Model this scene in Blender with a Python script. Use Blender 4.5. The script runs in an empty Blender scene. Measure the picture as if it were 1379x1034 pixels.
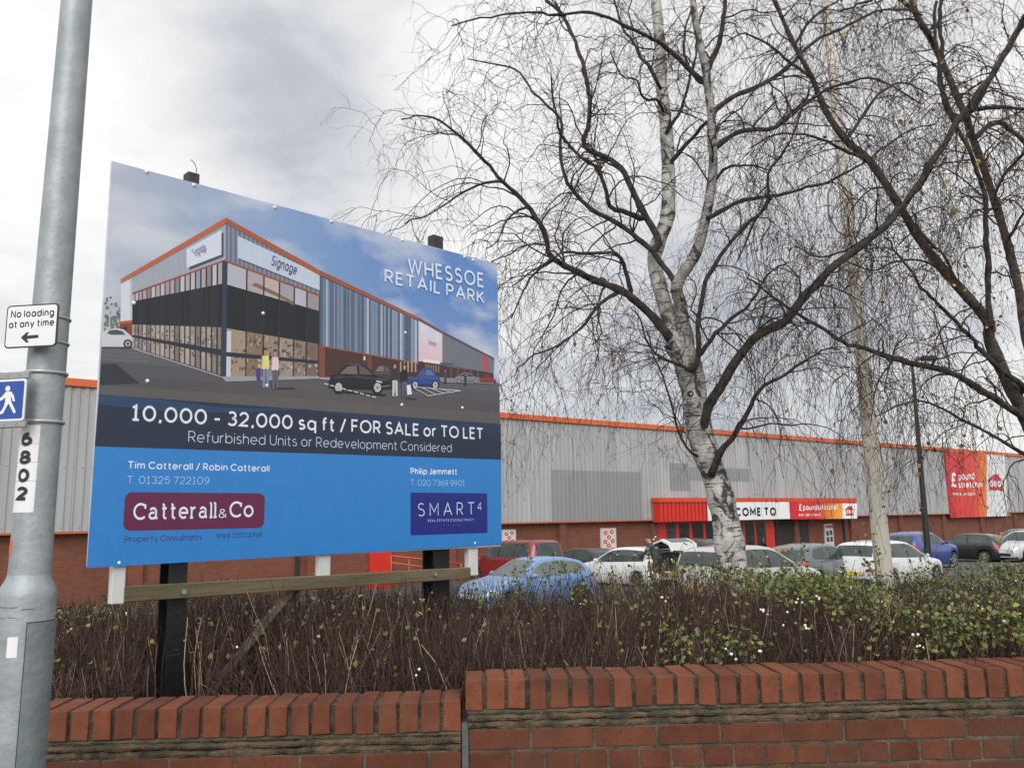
import bpy, math, random
import numpy as np
from mathutils import Vector, Matrix
rnd = random.Random(7)
rng = np.random.default_rng(11)
SC = bpy.context.scene
COL = SC.collection

# ------------------------------------------------------------------ camera
FPX, PITCH, ROLL, EYE = 1141.0, 0.15515, -0.0155, 1.65
cp, sp_ = math.cos(PITCH), math.sin(PITCH)
r0, u0, fw = Vector((1, 0, 0)), Vector((0, -sp_, cp)), Vector((0, cp, sp_))
cr, sr = math.cos(ROLL), math.sin(ROLL)
CR, CU = cr * r0 + sr * u0, -sr * r0 + cr * u0
cam_d = bpy.data.cameras.new('camera')
cam = bpy.data.objects.new('camera', cam_d)
COL.objects.link(cam)
cam.matrix_world = Matrix(((CR.x, CU.x, -fw.x, 0), (CR.y, CU.y, -fw.y, 0), (CR.z, CU.z, -fw.z, EYE), (0, 0, 0, 1)))
cam_d.sensor_width = 36.0
cam_d.lens = 36.0 * FPX / 1379.0
cam_d.clip_start, cam_d.clip_end = 0.05, 5000
SC.camera = cam
SC.view_settings.view_transform = 'Standard'
SC.view_settings.look = 'None'
SC.view_settings.exposure = 0.12
SC.view_settings.gamma = 1.0

def ray(px, py):
    return (fw * FPX + CR * (px - 689.5) - CU * (py - 517.0)).normalized()
def at(px, py, Y):                      # the point seen at a photo position, Y metres ahead
    d = ray(px, py)
    t = Y / d.y
    return Vector((d.x * t, Y, EYE + d.z * t))

# ------------------------------------------------------------------ sun and sky
SUN_AZ, SUN_EL = math.radians(186), math.radians(34)     # clockwise from +Y
sun_d = bpy.data.lights.new('sun', 'SUN')
sun_d.energy, sun_d.angle, sun_d.color = 1.3, math.radians(40), (1.0, 0.96, 0.9)
sun = bpy.data.objects.new('sun', sun_d)
COL.objects.link(sun)
sdir = Vector((math.sin(SUN_AZ) * math.cos(SUN_EL), math.cos(SUN_AZ) * math.cos(SUN_EL), math.sin(SUN_EL)))
sun.rotation_euler = sdir.to_track_quat('Z', 'Y').to_euler()

W = bpy.data.worlds.new('World')
SC.world = W
W.use_nodes = True
wt = W.node_tree
wt.nodes.clear()
def wn(t, **k):
    n = wt.nodes.new(t)
    for a, b in k.items():
        setattr(n, a, b)
    return n
def wl(a, b):
    wt.links.new(a, b)
def wmath(op, a, b=None, clamp=False):
    n = wn('ShaderNodeMath', operation=op, use_clamp=clamp)
    for i, v in enumerate((a, b)):
        if v is None:
            continue
        if isinstance(v, (int, float)):
            n.inputs[i].default_value = v
        else:
            wl(v, n.inputs[i])
    return n.outputs[0]
bg = wn('ShaderNodeBackground')
out = wn('ShaderNodeOutputWorld')
wl(bg.outputs[0], out.inputs[0])
STR = 0.10
bg.inputs[1].default_value = STR
sky = wn('ShaderNodeTexSky', sky_type='NISHITA')
sky.sun_disc = False
sky.sun_elevation = SUN_EL
sky.sun_rotation = SUN_AZ
tc = wn('ShaderNodeTexCoord')
sep = wn('ShaderNodeSeparateXYZ')
wl(tc.outputs['Generated'], sep.inputs[0])
# cloud deck: project the view direction on a layer overhead
hz = wmath('MAXIMUM', sep.outputs[2], 0.0)
den = wmath('ADD', hz, 0.22)
cxy = wn('ShaderNodeCombineXYZ')
wl(wmath('DIVIDE', sep.outputs[0], den), cxy.inputs[0])
wl(wmath('DIVIDE', sep.outputs[1], den), cxy.inputs[1])
cxy.inputs[2].default_value = 3.7
def wnoise(scale, detail, rough, dist):
    n = wn('ShaderNodeTexNoise')
    n.inputs['Scale'].default_value = scale
    n.inputs['Detail'].default_value = detail
    n.inputs['Roughness'].default_value = rough
    n.inputs['Distortion'].default_value = dist
    wl(cxy.outputs[0], n.inputs['Vector'])
    return n.outputs[0]
n1 = wnoise(1.7, 8, 0.55, 0.4)
n2 = wnoise(4.2, 10, 0.6, 0.6)
base = wmath('ADD', wmath('MULTIPLY', n1, 0.75), wmath('MULTIPLY', n2, 0.45))
base = wmath('SUBTRACT', base, 0.055)
# broad thick and thin places in the cloud cover
def lobe(px, py, k, amp, vec=None):
    d = vec if vec is not None else ray(px, py)
    n = wn('ShaderNodeVectorMath', operation='DOT_PRODUCT')
    wl(tc.outputs['Generated'], n.inputs[0])
    n.inputs[1].default_value = d
    e = wmath('MULTIPLY', wmath('SUBTRACT', n.outputs['Value'], 1.0), k)
    return wmath('MULTIPLY', wmath('POWER', 2.718, e), amp)
thick = base
for (px, py, k, a) in [(620, 170, 40, 0.32), (430, 205, 110, -0.25), (330, 140, 150, -0.16), (500, 260, 160, -0.10), (230, 60, 200, -0.05), (110, 130, 60, 0.08), (900, 500, 30, -0.12), (1100, 520, 40, -0.12),
                       (60, 300, 20, 0.20), (60, 100, 40, 0.10), (200, 330, 60, -0.06), (1340, 560, 60, 0.16), (1180, 150, 14, 0.04)]:
    thick = wmath('ADD', thick, lobe(px, py, k, a))
ramp = wn('ShaderNodeValToRGB')
wl(thick, ramp.inputs[0])
el = ramp.color_ramp.elements
el[0].position, el[0].color = 0.25, (0.40, 0.425, 0.465, 1)
el[1].position, el[1].color = 0.86, (0.92, 0.915, 0.90, 1)
for p, c in ((0.40, (0.51, 0.53, 0.565, 1)), (0.54, (0.67, 0.675, 0.69, 1)), (0.68, (0.80, 0.80, 0.79, 1))):
    e = el.new(p)
    e.color = c
# unseen brighter cloud added behind the camera to fill the faces in view
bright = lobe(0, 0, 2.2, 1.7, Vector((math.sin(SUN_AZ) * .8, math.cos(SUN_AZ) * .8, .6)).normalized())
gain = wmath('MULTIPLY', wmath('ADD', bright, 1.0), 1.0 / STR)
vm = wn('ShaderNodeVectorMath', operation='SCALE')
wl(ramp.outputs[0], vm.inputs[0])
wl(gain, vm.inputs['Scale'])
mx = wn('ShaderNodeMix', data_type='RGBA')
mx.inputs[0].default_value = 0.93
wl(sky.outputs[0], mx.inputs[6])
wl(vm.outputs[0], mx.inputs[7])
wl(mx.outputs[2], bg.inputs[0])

# ------------------------------------------------------------------ helpers
def lin(c):                              # 0-255 sRGB to linear
    o = []
    for v in c[:3]:
        v = v / 255.0
        o.append(v / 12.92 if v <= 0.04045 else ((v + 0.055) / 1.055) ** 2.4)
    return tuple(o)

def mat(name, col, rough=0.6, metal=0.0, var=0.0, vscale=8.0, bump=0.0, bscale=60.0, island=0.0, spec=0.5, stretch=None, coat=0.0, col2=None, thr=None, detail=4):
    m = bpy.data.materials.new(name)
    m.use_nodes = True
    nt = m.node_tree
    b = nt.nodes['Principled BSDF']
    b.inputs['Base Color'].default_value = (*col, 1)
    b.inputs['Roughness'].default_value = rough
    b.inputs['Metallic'].default_value = metal
    b.inputs['Specular IOR Level'].default_value = spec
    if coat:
        b.inputs['Coat Weight'].default_value = coat
        b.inputs['Coat Roughness'].default_value = 0.04
    N = nt.nodes.new
    L = nt.links.new
    tc_ = N('ShaderNodeTexCoord')
    vec = tc_.outputs['Object']
    if stretch:
        mp = N('ShaderNodeMapping')
        mp.inputs['Scale'].default_value = stretch
        L(vec, mp.inputs[0])
        vec = mp.outputs[0]
    cur = None
    if col2 is not None or var:
        n = N('ShaderNodeTexNoise')
        n.inputs['Scale'].default_value = vscale
        n.inputs['Detail'].default_value = detail
        n.inputs['Roughness'].default_value = 0.62
        L(vec, n.inputs['Vector'])
        rp = N('ShaderNodeValToRGB')
        L(n.outputs[0], rp.inputs[0])
        e = rp.color_ramp.elements
        lo, hi = thr or (0.3, 0.7)
        e[0].position, e[1].position = lo, hi
        if col2 is not None:
            e[0].color, e[1].color = (*col, 1), (*col2, 1)
        else:
            e[0].color = (*[max(0, c * (1 - var)) for c in col], 1)
            e[1].color = (*[min(1, c * (1 + var)) for c in col], 1)
        cur = rp.outputs[0]
    if island:
        g = N('ShaderNodeNewGeometry')
        mr = N('ShaderNodeMapRange')
        mr.inputs[3].default_value, mr.inputs[4].default_value = 1 - island, 1 + island
        L(g.outputs['Random Per Island'], mr.inputs[0])
        sc = N('ShaderNodeVectorMath')
        sc.operation = 'SCALE'
        L(mr.outputs[0], sc.inputs['Scale'])
        if cur is not None:
            L(cur, sc.inputs[0])
        else:
            sc.inputs[0].default_value = col
        cur = sc.outputs[0]
    if cur is not None:
        L(cur, b.inputs['Base Color'])
    if bump:
        n = N('ShaderNodeTexNoise')
        n.inputs['Scale'].default_value = bscale
        n.inputs['Detail'].default_value = 5
        L(vec, n.inputs['Vector'])
        bp = N('ShaderNodeBump')
        bp.inputs['Strength'].default_value = bump
        bp.inputs['Distance'].default_value = 0.02
        L(n.outputs[0], bp.inputs['Height'])
        L(bp.outputs[0], b.inputs['Normal'])
    return m

def colmat(name, rough=0.35, mottle=0.06):     # printed inks: colour stored per face
    m = bpy.data.materials.new(name)
    m.use_nodes = True
    nt = m.node_tree
    b = nt.nodes['Principled BSDF']
    b.inputs['Roughness'].default_value = rough
    a = nt.nodes.new('ShaderNodeAttribute')
    a.attribute_name = 'ink'
    n = nt.nodes.new('ShaderNodeTexNoise')
    n.inputs['Scale'].default_value = 14
    n.inputs['Detail'].default_value = 6
    t = nt.nodes.new('ShaderNodeTexCoord')
    nt.links.new(t.outputs['Object'], n.inputs['Vector'])
    mr = nt.nodes.new('ShaderNodeMapRange')
    mr.inputs[3].default_value, mr.inputs[4].default_value = 1 - mottle * 2, 1 + mottle * 2
    nt.links.new(n.outputs[0], mr.inputs[0])
    s = nt.nodes.new('ShaderNodeVectorMath')
    s.operation = 'SCALE'
    nt.links.new(a.outputs['Color'], s.inputs[0])
    nt.links.new(mr.outputs[0], s.inputs['Scale'])
    nt.links.new(s.outputs[0], b.inputs['Base Color'])
    return m

class MB:
    """collects faces (world or local coordinates) and links them as one mesh object"""
    def __init__(s):
        s.v, s.f, s.mi, s.ink = [], [], [], []
    def add(s, vs, fs, mi=0, ink=None):
        o = len(s.v)
        s.v.extend([tuple(p) for p in vs])
        for f in fs:
            s.f.append([i + o for i in f])
            s.mi.append(mi)
            s.ink.append(ink)
    def face(s, vs, mi=0, ink=None):
        s.add(vs, [list(range(len(vs)))], mi, ink)
    def obox(s, c, ax, ay, az, mi=0, bev=0.0):   # centre and three half-axes
        c, ax, ay, az = Vector(c), Vector(ax), Vector(ay), Vector(az)
        if not bev:
            vs = [c + ax * i + ay * j + az * k for k in (-1, 1) for j in (-1, 1) for i in (-1, 1)]
            s.add(vs, [(0, 2, 3, 1), (4, 5, 7, 6), (0, 1, 5, 4), (2, 6, 7, 3), (0, 4, 6, 2), (1, 3, 7, 5)], mi)
            return
        L = (ax.length, ay.length, az.length)
        n = (ax / L[0], ay / L[1], az / L[2])
        b = [min(bev, 0.45 * l) for l in L]
        vs, idx = [], {}
        for i in (-1, 1):
            for j in (-1, 1):
                for k in (-1, 1):
                    sg = (i, j, k)
                    for a in range(3):
                        p = Vector(c)
                        for q in range(3):
                            p += n[q] * sg[q] * (L[q] if q == a else L[q] - b[q])
                        idx[(i, j, k, a)] = len(vs)
                        vs.append(p)
        fs = []
        S = (-1, 1)
        for a in range(3):
            q, r = (a + 1) % 3, (a + 2) % 3
            for sg in S:
                fc = []
                for (x, y) in ((-1, -1), (1, -1), (1, 1), (-1, 1)):
                    t = [0, 0, 0]
                    t[a], t[q], t[r] = sg, x, y
                    fc.append(idx[(*t, a)])
                fs.append(fc if sg > 0 else fc[::-1])
        for a in range(3):
            q, r = (a + 1) % 3, (a + 2) % 3
            for x in S:
                for y in S:
                    fc = []
                    for z, w in ((-1, q), (1, q), (1, r), (-1, r)):
                        t = [0, 0, 0]
                        t[a], t[q], t[r] = z, x, y
                        fc.append(idx[(*t, w)])
                    fs.append(fc if x * y > 0 else fc[::-1])
        for i in S:
            for j in S:
                for k in S:
                    fc = [idx[(i, j, k, a)] for a in range(3)]
                    fs.append(fc if i * j * k > 0 else fc[::-1])
        s.add(vs, fs, mi)
    def box(s, lo, hi, mi=0, bev=0.0):
        lo, hi = Vector(lo), Vector(hi)
        h = (hi - lo) / 2
        s.obox((lo + hi) / 2, (h.x, 0, 0), (0, h.y, 0), (0, 0, h.z), mi, bev)
    def beam(s, a, b, w, h, up=(0, 0, 1), mi=0, bev=0.0):   # bar from a to b, width w across, height h along up
        a, b, up = Vector(a), Vector(b), Vector(up)
        d = (b - a)
        L = d.length
        d /= L
        sd = d.cross(up).normalized()
        u = sd.cross(d)
        s.obox((a + b) / 2, d * L / 2, sd * w / 2, u * h / 2, mi, bev)
    def tube(s, pts, rad, n=10, mi=0, cap=True):
        pts = [Vector(p) for p in pts]
        if not hasattr(rad, '__len__'):
            rad = [rad] * len(pts)
        rings = []
        prev = None
        for i, p in enumerate(pts):
            t = (pts[min(i + 1, len(pts) - 1)] - pts[max(i - 1, 0)]).normalized()
            if prev is None:
                prev = t.orthogonal().normalized()
            e1 = (prev - t * prev.dot(t)).normalized()
            prev = e1
            e2 = t.cross(e1)
            rings.append([p + (e1 * math.cos(a) + e2 * math.sin(a)) * rad[i] for a in [2 * math.pi * k / n for k in range(n)]])
        vs = [q for r in rings for q in r]
        fs = []
        for i in range(len(pts) - 1):
            for k in range(n):
                k2 = (k + 1) % n
                fs.append((i * n + k, i * n + k2, (i + 1) * n + k2, (i + 1) * n + k))
        if cap:
            fs.append(list(range(n))[::-1])
            fs.append([(len(pts) - 1) * n + k for k in range(n)])
        s.add(vs, fs, mi)
    def build(s, name, mats, parent=None, smooth=False, local=False, autosmooth=None):
        me = bpy.data.meshes.new(name)
        M = None
        if parent is not None and not local:
            M = MATS[parent.name].inverted()
        vs = [tuple(M @ Vector(p)) for p in s.v] if M is not None else s.v
        me.from_pydata(vs, [], s.f)
        if not isinstance(mats, (list, tuple)):
            mats = [mats]
        for m in mats:
            me.materials.append(m)
        if len(mats) > 1:
            me.polygons.foreach_set('material_index', s.mi)
        if any(i is not None for i in s.ink):
            at_ = me.attributes.new('ink', 'FLOAT_COLOR', 'FACE')
            a = np.ones((len(s.f), 4), dtype=np.float32)
            for k, c in enumerate(s.ink):
                if c is not None:
                    a[k, :3] = c
            at_.data.foreach_set('color', a.ravel())
        if smooth:
            me.polygons.foreach_set('use_smooth', [True] * len(me.polygons))
        me.update()
        if autosmooth and smooth:
            me.set_sharp_from_angle(angle=math.radians(autosmooth))
        o = bpy.data.objects.new(name, me)
        COL.objects.link(o)
        MATS[o.name] = Matrix.Identity(4)
        if parent is not None:
            o.parent = parent
            MATS[o.name] = MATS[parent.name]
        return o

MATS = {}
def tag(o, label=None, cat=None, group=None, kind=None):
    if label: o['label'] = label
    if cat: o['category'] = cat
    if group: o['group'] = group
    if kind: o['kind'] = kind
    return o
def thing(name, label, cat, loc=(0, 0, 0), rz=0.0, group=None):
    o = bpy.data.objects.new(name, None)
    o.empty_display_size = 0.2
    COL.objects.link(o)
    o.location = loc
    o.rotation_euler = (0, 0, rz)
    MATS[o.name] = Matrix.Translation(Vector(loc)) @ Matrix.Rotation(rz, 4, 'Z')
    return tag(o, label, cat, group)

class Pl:
    """a flat face standing in the scene: origin, right, up; photo positions can be read off on it"""
    def __init__(s, o, r, u):
        s.o, s.r, s.u = Vector(o), Vector(r).normalized(), Vector(u).normalized()
        s.n = s.r.cross(s.u).normalized()
    def hit(s, px, py):
        d = ray(px, py)
        e = Vector((0, 0, EYE))
        p = e + d * ((s.o - e).dot(s.n) / d.dot(s.n)) - s.o
        return p.dot(s.r), p.dot(s.u)
    def pt(s, a, b, off=0.0):
        return s.o + s.r * a + s.u * b + s.n * off
    def w(s, px, py, off=0.0):
        return s.pt(*s.hit(px, py), off)
    def shift(s, off):
        return Pl(s.o + s.n * off, s.r, s.u)
    def disc(s, mb, c, r, off, n=16, ink=None, mi=0, ry=None):
        a, b = c
        mb.face([s.pt(a + r * math.cos(t), b + (ry or r) * math.sin(t), off) for t in [2 * math.pi * k / n for k in range(n)]], mi, ink)
    def poly(s, mb, pts, off, ink=None, mi=0):
        q = [s.hit(*p) for p in pts]
        ar = sum(q[i][0] * q[(i + 1) % len(q)][1] - q[(i + 1) % len(q)][0] * q[i][1] for i in range(len(q)))
        if ar < 0:
            q = q[::-1]
        mb.face([s.pt(a, b, off) for a, b in q], mi, ink)
    def slab(s, mb, a0, b0, a1, b1, o0, o1, mi=0, bev=0.0, rad=0.0):   # upright slab between two corners, from o0 to o1 along the normal
        if not rad:
            mb.obox(s.pt((a0 + a1) / 2, (b0 + b1) / 2, (o0 + o1) / 2), s.r * (a1 - a0) / 2, s.u * (b1 - b0) / 2, s.n * (o1 - o0) / 2, mi, bev)
            return
        pts = []
        for (cx, cy, t0) in ((a1 - rad, b1 - rad, 0), (a0 + rad, b1 - rad, 90), (a0 + rad, b0 + rad, 180), (a1 - rad, b0 + rad, 270)):
            for k in range(7):
                t = math.radians(t0 + 15 * k)
                pts.append((cx + rad * math.cos(t), cy + rad * math.sin(t)))
        n = len(pts)
        mb.add([s.pt(a, b, o1) for a, b in pts] + [s.pt(a, b, o0) for a, b in pts],
               [list(range(n)), list(range(n, 2 * n))[::-1]] + [(i, n + i, n + (i + 1) % n, (i + 1) % n) for i in range(n)], mi)

# ---- lettering: drawn as strokes
def E_(cx, cy, rx, ry, a0, a1):
    n = max(3, int(abs(a1 - a0) / 18) + 1)
    return [(cx + rx * math.cos(math.radians(a0 + (a1 - a0) * i / (n - 1))), cy + ry * math.sin(math.radians(a0 + (a1 - a0) * i / (n - 1)))) for i in range(n)]
BW = E_(.31, .35, .31, .35, 0, 360)
_P = [(0, 0), (0, 1), (.3, 1)] + E_(.3, .72, .26, .28, 75, -75) + [(.3, .44), (0, .44)]
_n = [(0, .38)] + E_(.26, .42, .26, .28, 180, 0) + [(.52, 0)]
GL = {
 '@': [[(.05, .6)] + E_(.27, .48, .23, .22, 120, 0) + [(.5, .04), (.62, 0)], E_(.25, .2, .24, .2, 60, 300) + [(.5, .16)]],
 'A': [[(0, 0), (.4, 1), (.8, 0)], [(.15, .32), (.65, .32)]], 'C': [E_(.46, .5, .46, .5, 45, 315)],
 'D': [[(0, 0), (0, 1), (.3, 1)] + E_(.3, .5, .42, .5, 80, -80) + [(.3, 0), (0, 0)]],
 'E': [[(.5, 1), (0, 1), (0, 0), (.5, 0)], [(0, .52), (.45, .52)]], 'F': [[(.5, 1), (0, 1), (0, 0)], [(0, .5), (.45, .5)]],
 'H': [[(0, 0), (0, 1)], [(.66, 0), (.66, 1)], [(0, .52), (.66, .52)]], 'I': [[(0, 0), (0, 1)]],
 'J': [[(.36, 1), (.36, .26)] + E_(.18, .26, .18, .26, 0, -160)], 'K': [[(0, 0), (0, 1)], [(.58, 1), (.02, .42)], [(.2, .6), (.62, 0)]],
 'L': [[(0, 1), (0, 0), (.48, 0)]], 'M': [[(0, 0), (0, 1), (.4, .3), (.8, 1), (.8, 0)]], 'N': [[(0, 0), (0, 1), (.66, 0), (.66, 1)]],
 'O': [E_(.47, .5, .47, .5, 0, 360)], 'P': [_P], 'R': [_P, [(.28, .44), (.58, 0)]],
 'S': [E_(.29, .76, .26, .24, 35, 270) + E_(.29, .26, .29, .26, 90, -145)], 'T': [[(0, 1), (.66, 1)], [(.33, 1), (.33, 0)]],
 'U': [[(0, 1), (0, .33)] + E_(.32, .33, .32, .33, 180, 360) + [(.64, 1)]], 'V': [[(0, 1), (.36, 0), (.72, 1)]],
 'W': [[(0, 1), (.29, 0), (.56, .96), (.83, 0), (1.12, 1)]], 'Y': [[(0, 1), (.34, .45), (.68, 1)], [(.34, .45), (.34, 0)]],
 '0': [E_(.36, .5, .36, .5, 0, 360)], '1': [[(0, .86), (.2, 1), (.2, 0)], [(.0, 0), (.4, 0)]],
 '2': [E_(.29, .7, .29, .3, 165, -35) + [(0, 0), (.6, 0)]], '3': [E_(.27, .76, .25, .24, 145, -90) + E_(.27, .26, .3, .26, 90, -150)],
 '4': [[(.46, 0), (.46, 1), (0, .27), (.64, .27)]], '5': [[(.54, 1), (.1, 1), (.06, .55)] + E_(.27, .33, .3, .33, 115, -150)],
 '6': [E_(.31, .32, .31, .32, 0, 360), E_(.5, .42, .5, .58, 90, 180)[:]], '7': [[(0, 1), (.58, 1), (.2, 0)]],
 '8': [E_(.3, .755, .25, .245, 0, 360), E_(.3, .26, .3, .26, 0, 360)], '9': [E_(.31, .68, .31, .32, 0, 360), E_(.12, .58, .5, .58, -90, 0)],
 'a': [BW, [(.62, .7), (.62, 0)]], 'b': [BW, [(0, 1), (0, 0)]], 'c': [E_(.31, .35, .31, .35, 42, 318)], 'd': [BW, [(.62, 1), (.62, 0)]],
 'e': [[(.02, .35), (.62, .35)] + E_(.31, .35, .31, .35, 0, 312)[1:]], 'f': [[(.12, 0), (.12, .76)] + E_(.3, .78, .18, .22, 180, 75), [(0, .66), (.32, .66)]],
 'g': [BW, [(.62, .7), (.62, 0)] + E_(.31, -.03, .31, .25, 0, -150)], 'h': [[(0, 0), (0, 1)], _n], 'i': [[(0, 0), (0, .7)], [(0, .9), (0, 1)]],
 'j': [[(.2, .7), (.2, -.1)] + E_(.05, -.1, .15, .18, 0, -100), [(.2, .9), (.2, 1)]], 'k': [[(0, 0), (0, 1)], [(.46, .7), (.02, .28)], [(.16, .42), (.5, 0)]],
 'l': [[(0, 0), (0, 1)]], 'm': [[(0, 0), (0, .7)], [(0, .4)] + E_(.22, .46, .22, .24, 180, 0) + [(.44, 0)], [(.44, .4)] + E_(.66, .46, .22, .24, 180, 0) + [(.88, 0)]],
 'n': [[(0, 0), (0, .7)], _n], 'o': [BW], 'p': [BW, [(0, .7), (0, -.3)]], 'q': [BW, [(.62, .7), (.62, -.3)]],
 'r': [[(0, 0), (0, .7)], [(0, .38)] + E_(.24, .42, .24, .28, 180, 75)], 's': [E_(.22, .53, .19, .17, 38, 270) + E_(.22, .18, .22, .18, 90, -145)],
 't': [[(.14, .95), (.14, .16)] + E_(.29, .16, .15, .16, 180, 290), [(0, .68), (.34, .68)]], 'u': [[(0, .7), (0, .28)] + E_(.26, .28, .26, .28, 180, 360) + [(.52, .7)], [(.52, .3), (.52, 0)]],
 'v': [[(0, .7), (.28, 0), (.56, .7)]], 'w': [[(0, .7), (.22, 0), (.43, .68), (.64, 0), (.86, .7)]], 'x': [[(0, 0), (.5, .7)], [(.5, 0), (0, .7)]],
 'y': [[(0, .7), (.29, .02)], [(.58, .7), (.2, -.3)]], ',': [[(.09, .08), (.02, -.16)]], '.': [[(0, 0), (0, .05)]], '-': [[(0, .38), (.38, .38)]],
 '/': [[(0, -.1), (.42, 1.06)]], '&': [[(.66, 0), (.12, .72)] + E_(.29, .8, .18, .19, 200, -60) + [(.06, .42)] + E_(.26, .24, .25, .24, 150, 300) + [(.66, .42)]],
 '£': [[(.6, .84)] + E_(.38, .74, .22, .26, 30, 180) + [(.16, .1), (0, 0), (.62, 0)], [(0, .48), (.48, .48)]], ' ': [],
}
GAP, SPC = 0.15, 0.32
def ribbon(pts, w, closed):
    n = len(pts)
    Lf, Rt = [], []
    for i in range(n):
        if closed:
            a, b = pts[(i - 1) % n], pts[(i + 1) % n]
        else:
            a, b = pts[max(i - 1, 0)], pts[min(i + 1, n - 1)]
        p = pts[i]
        d1 = (p[0] - a[0], p[1] - a[1]); d2 = (b[0] - p[0], b[1] - p[1])
        l1 = math.hypot(*d1); l2 = math.hypot(*d2)
        if l1 < 1e-9: d1, l1 = d2, l2
        if l2 < 1e-9: d2, l2 = d1, l1
        n1 = (-d1[1] / l1, d1[0] / l1); n2 = (-d2[1] / l2, d2[0] / l2)
        m = (n1[0] + n2[0], n1[1] + n2[1]); q = max(m[0] ** 2 + m[1] ** 2, .55)
        k = w / q
        Lf.append((p[0] + m[0] * k, p[1] + m[1] * k)); Rt.append((p[0] - m[0] * k, p[1] - m[1] * k))
    return Lf, Rt
def letters(mb, pl, s, pl_left, pl_right, pl_cap, wt=.14, off=.002, ink=None, mi=0, slab=0.0, gap=GAP, uv=False, dz=.00025, round_=True):
    """write s on plane pl between two base-line points (photo positions, or plane coordinates with uv=True)"""
    h = (lambda p: p) if uv else (lambda p: pl.hit(*p))
    A, B, Cc = h(pl_left), h(pl_right), h(pl_cap)
    adv = []
    x = 0.0
    for ch in s:
        g = GL[ch]
        wd = max([p[0] for l in g for p in l], default=0.0)
        if ch == ' ':
            x += SPC
            continue
        adv.append((ch, x + wt / 2))
        x += wd + wt + gap
    tot = x - gap
    d = (B[0] - A[0], B[1] - A[1])
    ln = math.hypot(*d)
    e1 = (d[0] / ln, d[1] / ln)
    sx = ln / tot
    c = (Cc[0] - A[0], Cc[1] - A[1])
    sy = abs(-c[0] * e1[1] + c[1] * e1[0])
    for ch, x0 in adv:
        k = 0
        st = [list(l) for l in GL[ch]]
        if slab:
            for l in list(st):
                for (p, q) in ((l[0], l[1]), (l[-1], l[-2])):
                    if abs(p[0] - q[0]) < 1e-6 and abs(p[1] - q[1]) > .15 and any(abs(p[1] - z) < .06 for z in (0, .7, 1, -.3)):
                        top = p[1] > .5
                        st.append([(p[0] - slab, p[1]), (p[0] + (0 if top else slab), p[1])])
            if ch == 'C':
                st.append([(.8, .98), (.8, .68)])
        for l in st:
            cl = len(l) > 3 and abs(l[0][0] - l[-1][0]) < 1e-6 and abs(l[0][1] - l[-1][1]) < 1e-6
            P = [(x0 + px, wt / 2 + py * (1 - wt)) for px, py in (l[:-1] if cl else l)]
            if hasattr(pl, 'wrap'):          # follow a curved surface closely
                P2 = []
                for a_, b_ in zip(P, P[1:] + ([P[0]] if cl else [])):
                    m_ = max(1, int(math.hypot(b_[0] - a_[0], b_[1] - a_[1]) / .12))
                    P2 += [(a_[0] + (b_[0] - a_[0]) * i / m_, a_[1] + (b_[1] - a_[1]) * i / m_) for i in range(m_)]
                P = P2 + ([] if cl else [P[-1]])
            Lf, Rt = ribbon(P, wt, cl)
            n = len(P)
            o = off + k * dz
            k += 1
            conv = lambda p: pl.pt(A[0] + e1[0] * p[0] * sx - e1[1] * p[1] * sy, A[1] + e1[1] * p[0] * sx + e1[0] * p[1] * sy, o)
            vs = [conv(p) for p in Lf] + [conv(p) for p in Rt]
            fs = [(n + i, n + (i + 1) % n, (i + 1) % n, i) for i in range(n if cl else n - 1)]
            mb.add(vs, fs, mi, ink)

# ------------------------------------------------------------------ ground
def zc(y):
    return -0.62 - 0.014 * (min(max(y, 12), 70) - 22)
M_asph = mat('asphalt', (0.06, 0.057, 0.054), .85, col2=(0.115, 0.108, 0.10), vscale=.9, thr=(.35, .66), detail=9, bump=.25, bscale=140)
M_pave = mat('pavement_slabs', (0.22, 0.21, 0.2), .9, var=.2, vscale=5, bump=.2, bscale=90)
M_soil = mat('soil', (0.035, 0.025, 0.018), 1.0, var=.4, vscale=12, bump=.8, bscale=40)
M_rough = mat('rough_ground', (0.09, 0.085, 0.06), 1.0, var=.3, vscale=.5)
M_line = mat('road_paint', (0.6, 0.6, 0.57), .7, var=.15, vscale=4)
def sheet(name, mats, ys, x0, x1, zf, nx=1):
    mb = MB()
    xs = [x0 + (x1 - x0) * i / nx for i in range(nx + 1)]
    vs = [(x, y, zf(x, y)) for y in ys for x in xs]
    fs = [(j * (nx + 1) + i, j * (nx + 1) + i + 1, (j + 1) * (nx + 1) + i + 1, (j + 1) * (nx + 1) + i) for j in range(len(ys) - 1) for i in range(nx)]
    mb.add(vs, fs)
    return tag(mb.build(name, mats), kind='structure')
def gz(x, y):
    if y < 3.3: return -0.006
    return zc(y) - .45
sheet('ground', M_rough, [-400, 3.3, 3.302, 12, 22, 70, 3000], -2500, 2500, gz)
sheet('pavement', M_pave, [-2.2, 3.2], -60, 60, lambda x, y: 0.0)
sheet('road', M_asph, [-14, -2.2], -60, 60, lambda x, y: -.004)
sheet('planting_bed', M_soil, [3.28, 3.9, 5, 6.2, 7.6, 9, 10.6], -30, 30, lambda x, y: .6 + .04 * math.sin(x * 3 + y * 5) if y < 8 else (.2 if y < 10 else -.52), 120)
sheet('car_park', M_asph, [10.4, 22, 34, 46, 60, 75], -60, 90, lambda x, y: zc(y) - .004 - .25 * min(max((2 - x) / 8, 0), 1), 30)

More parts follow.
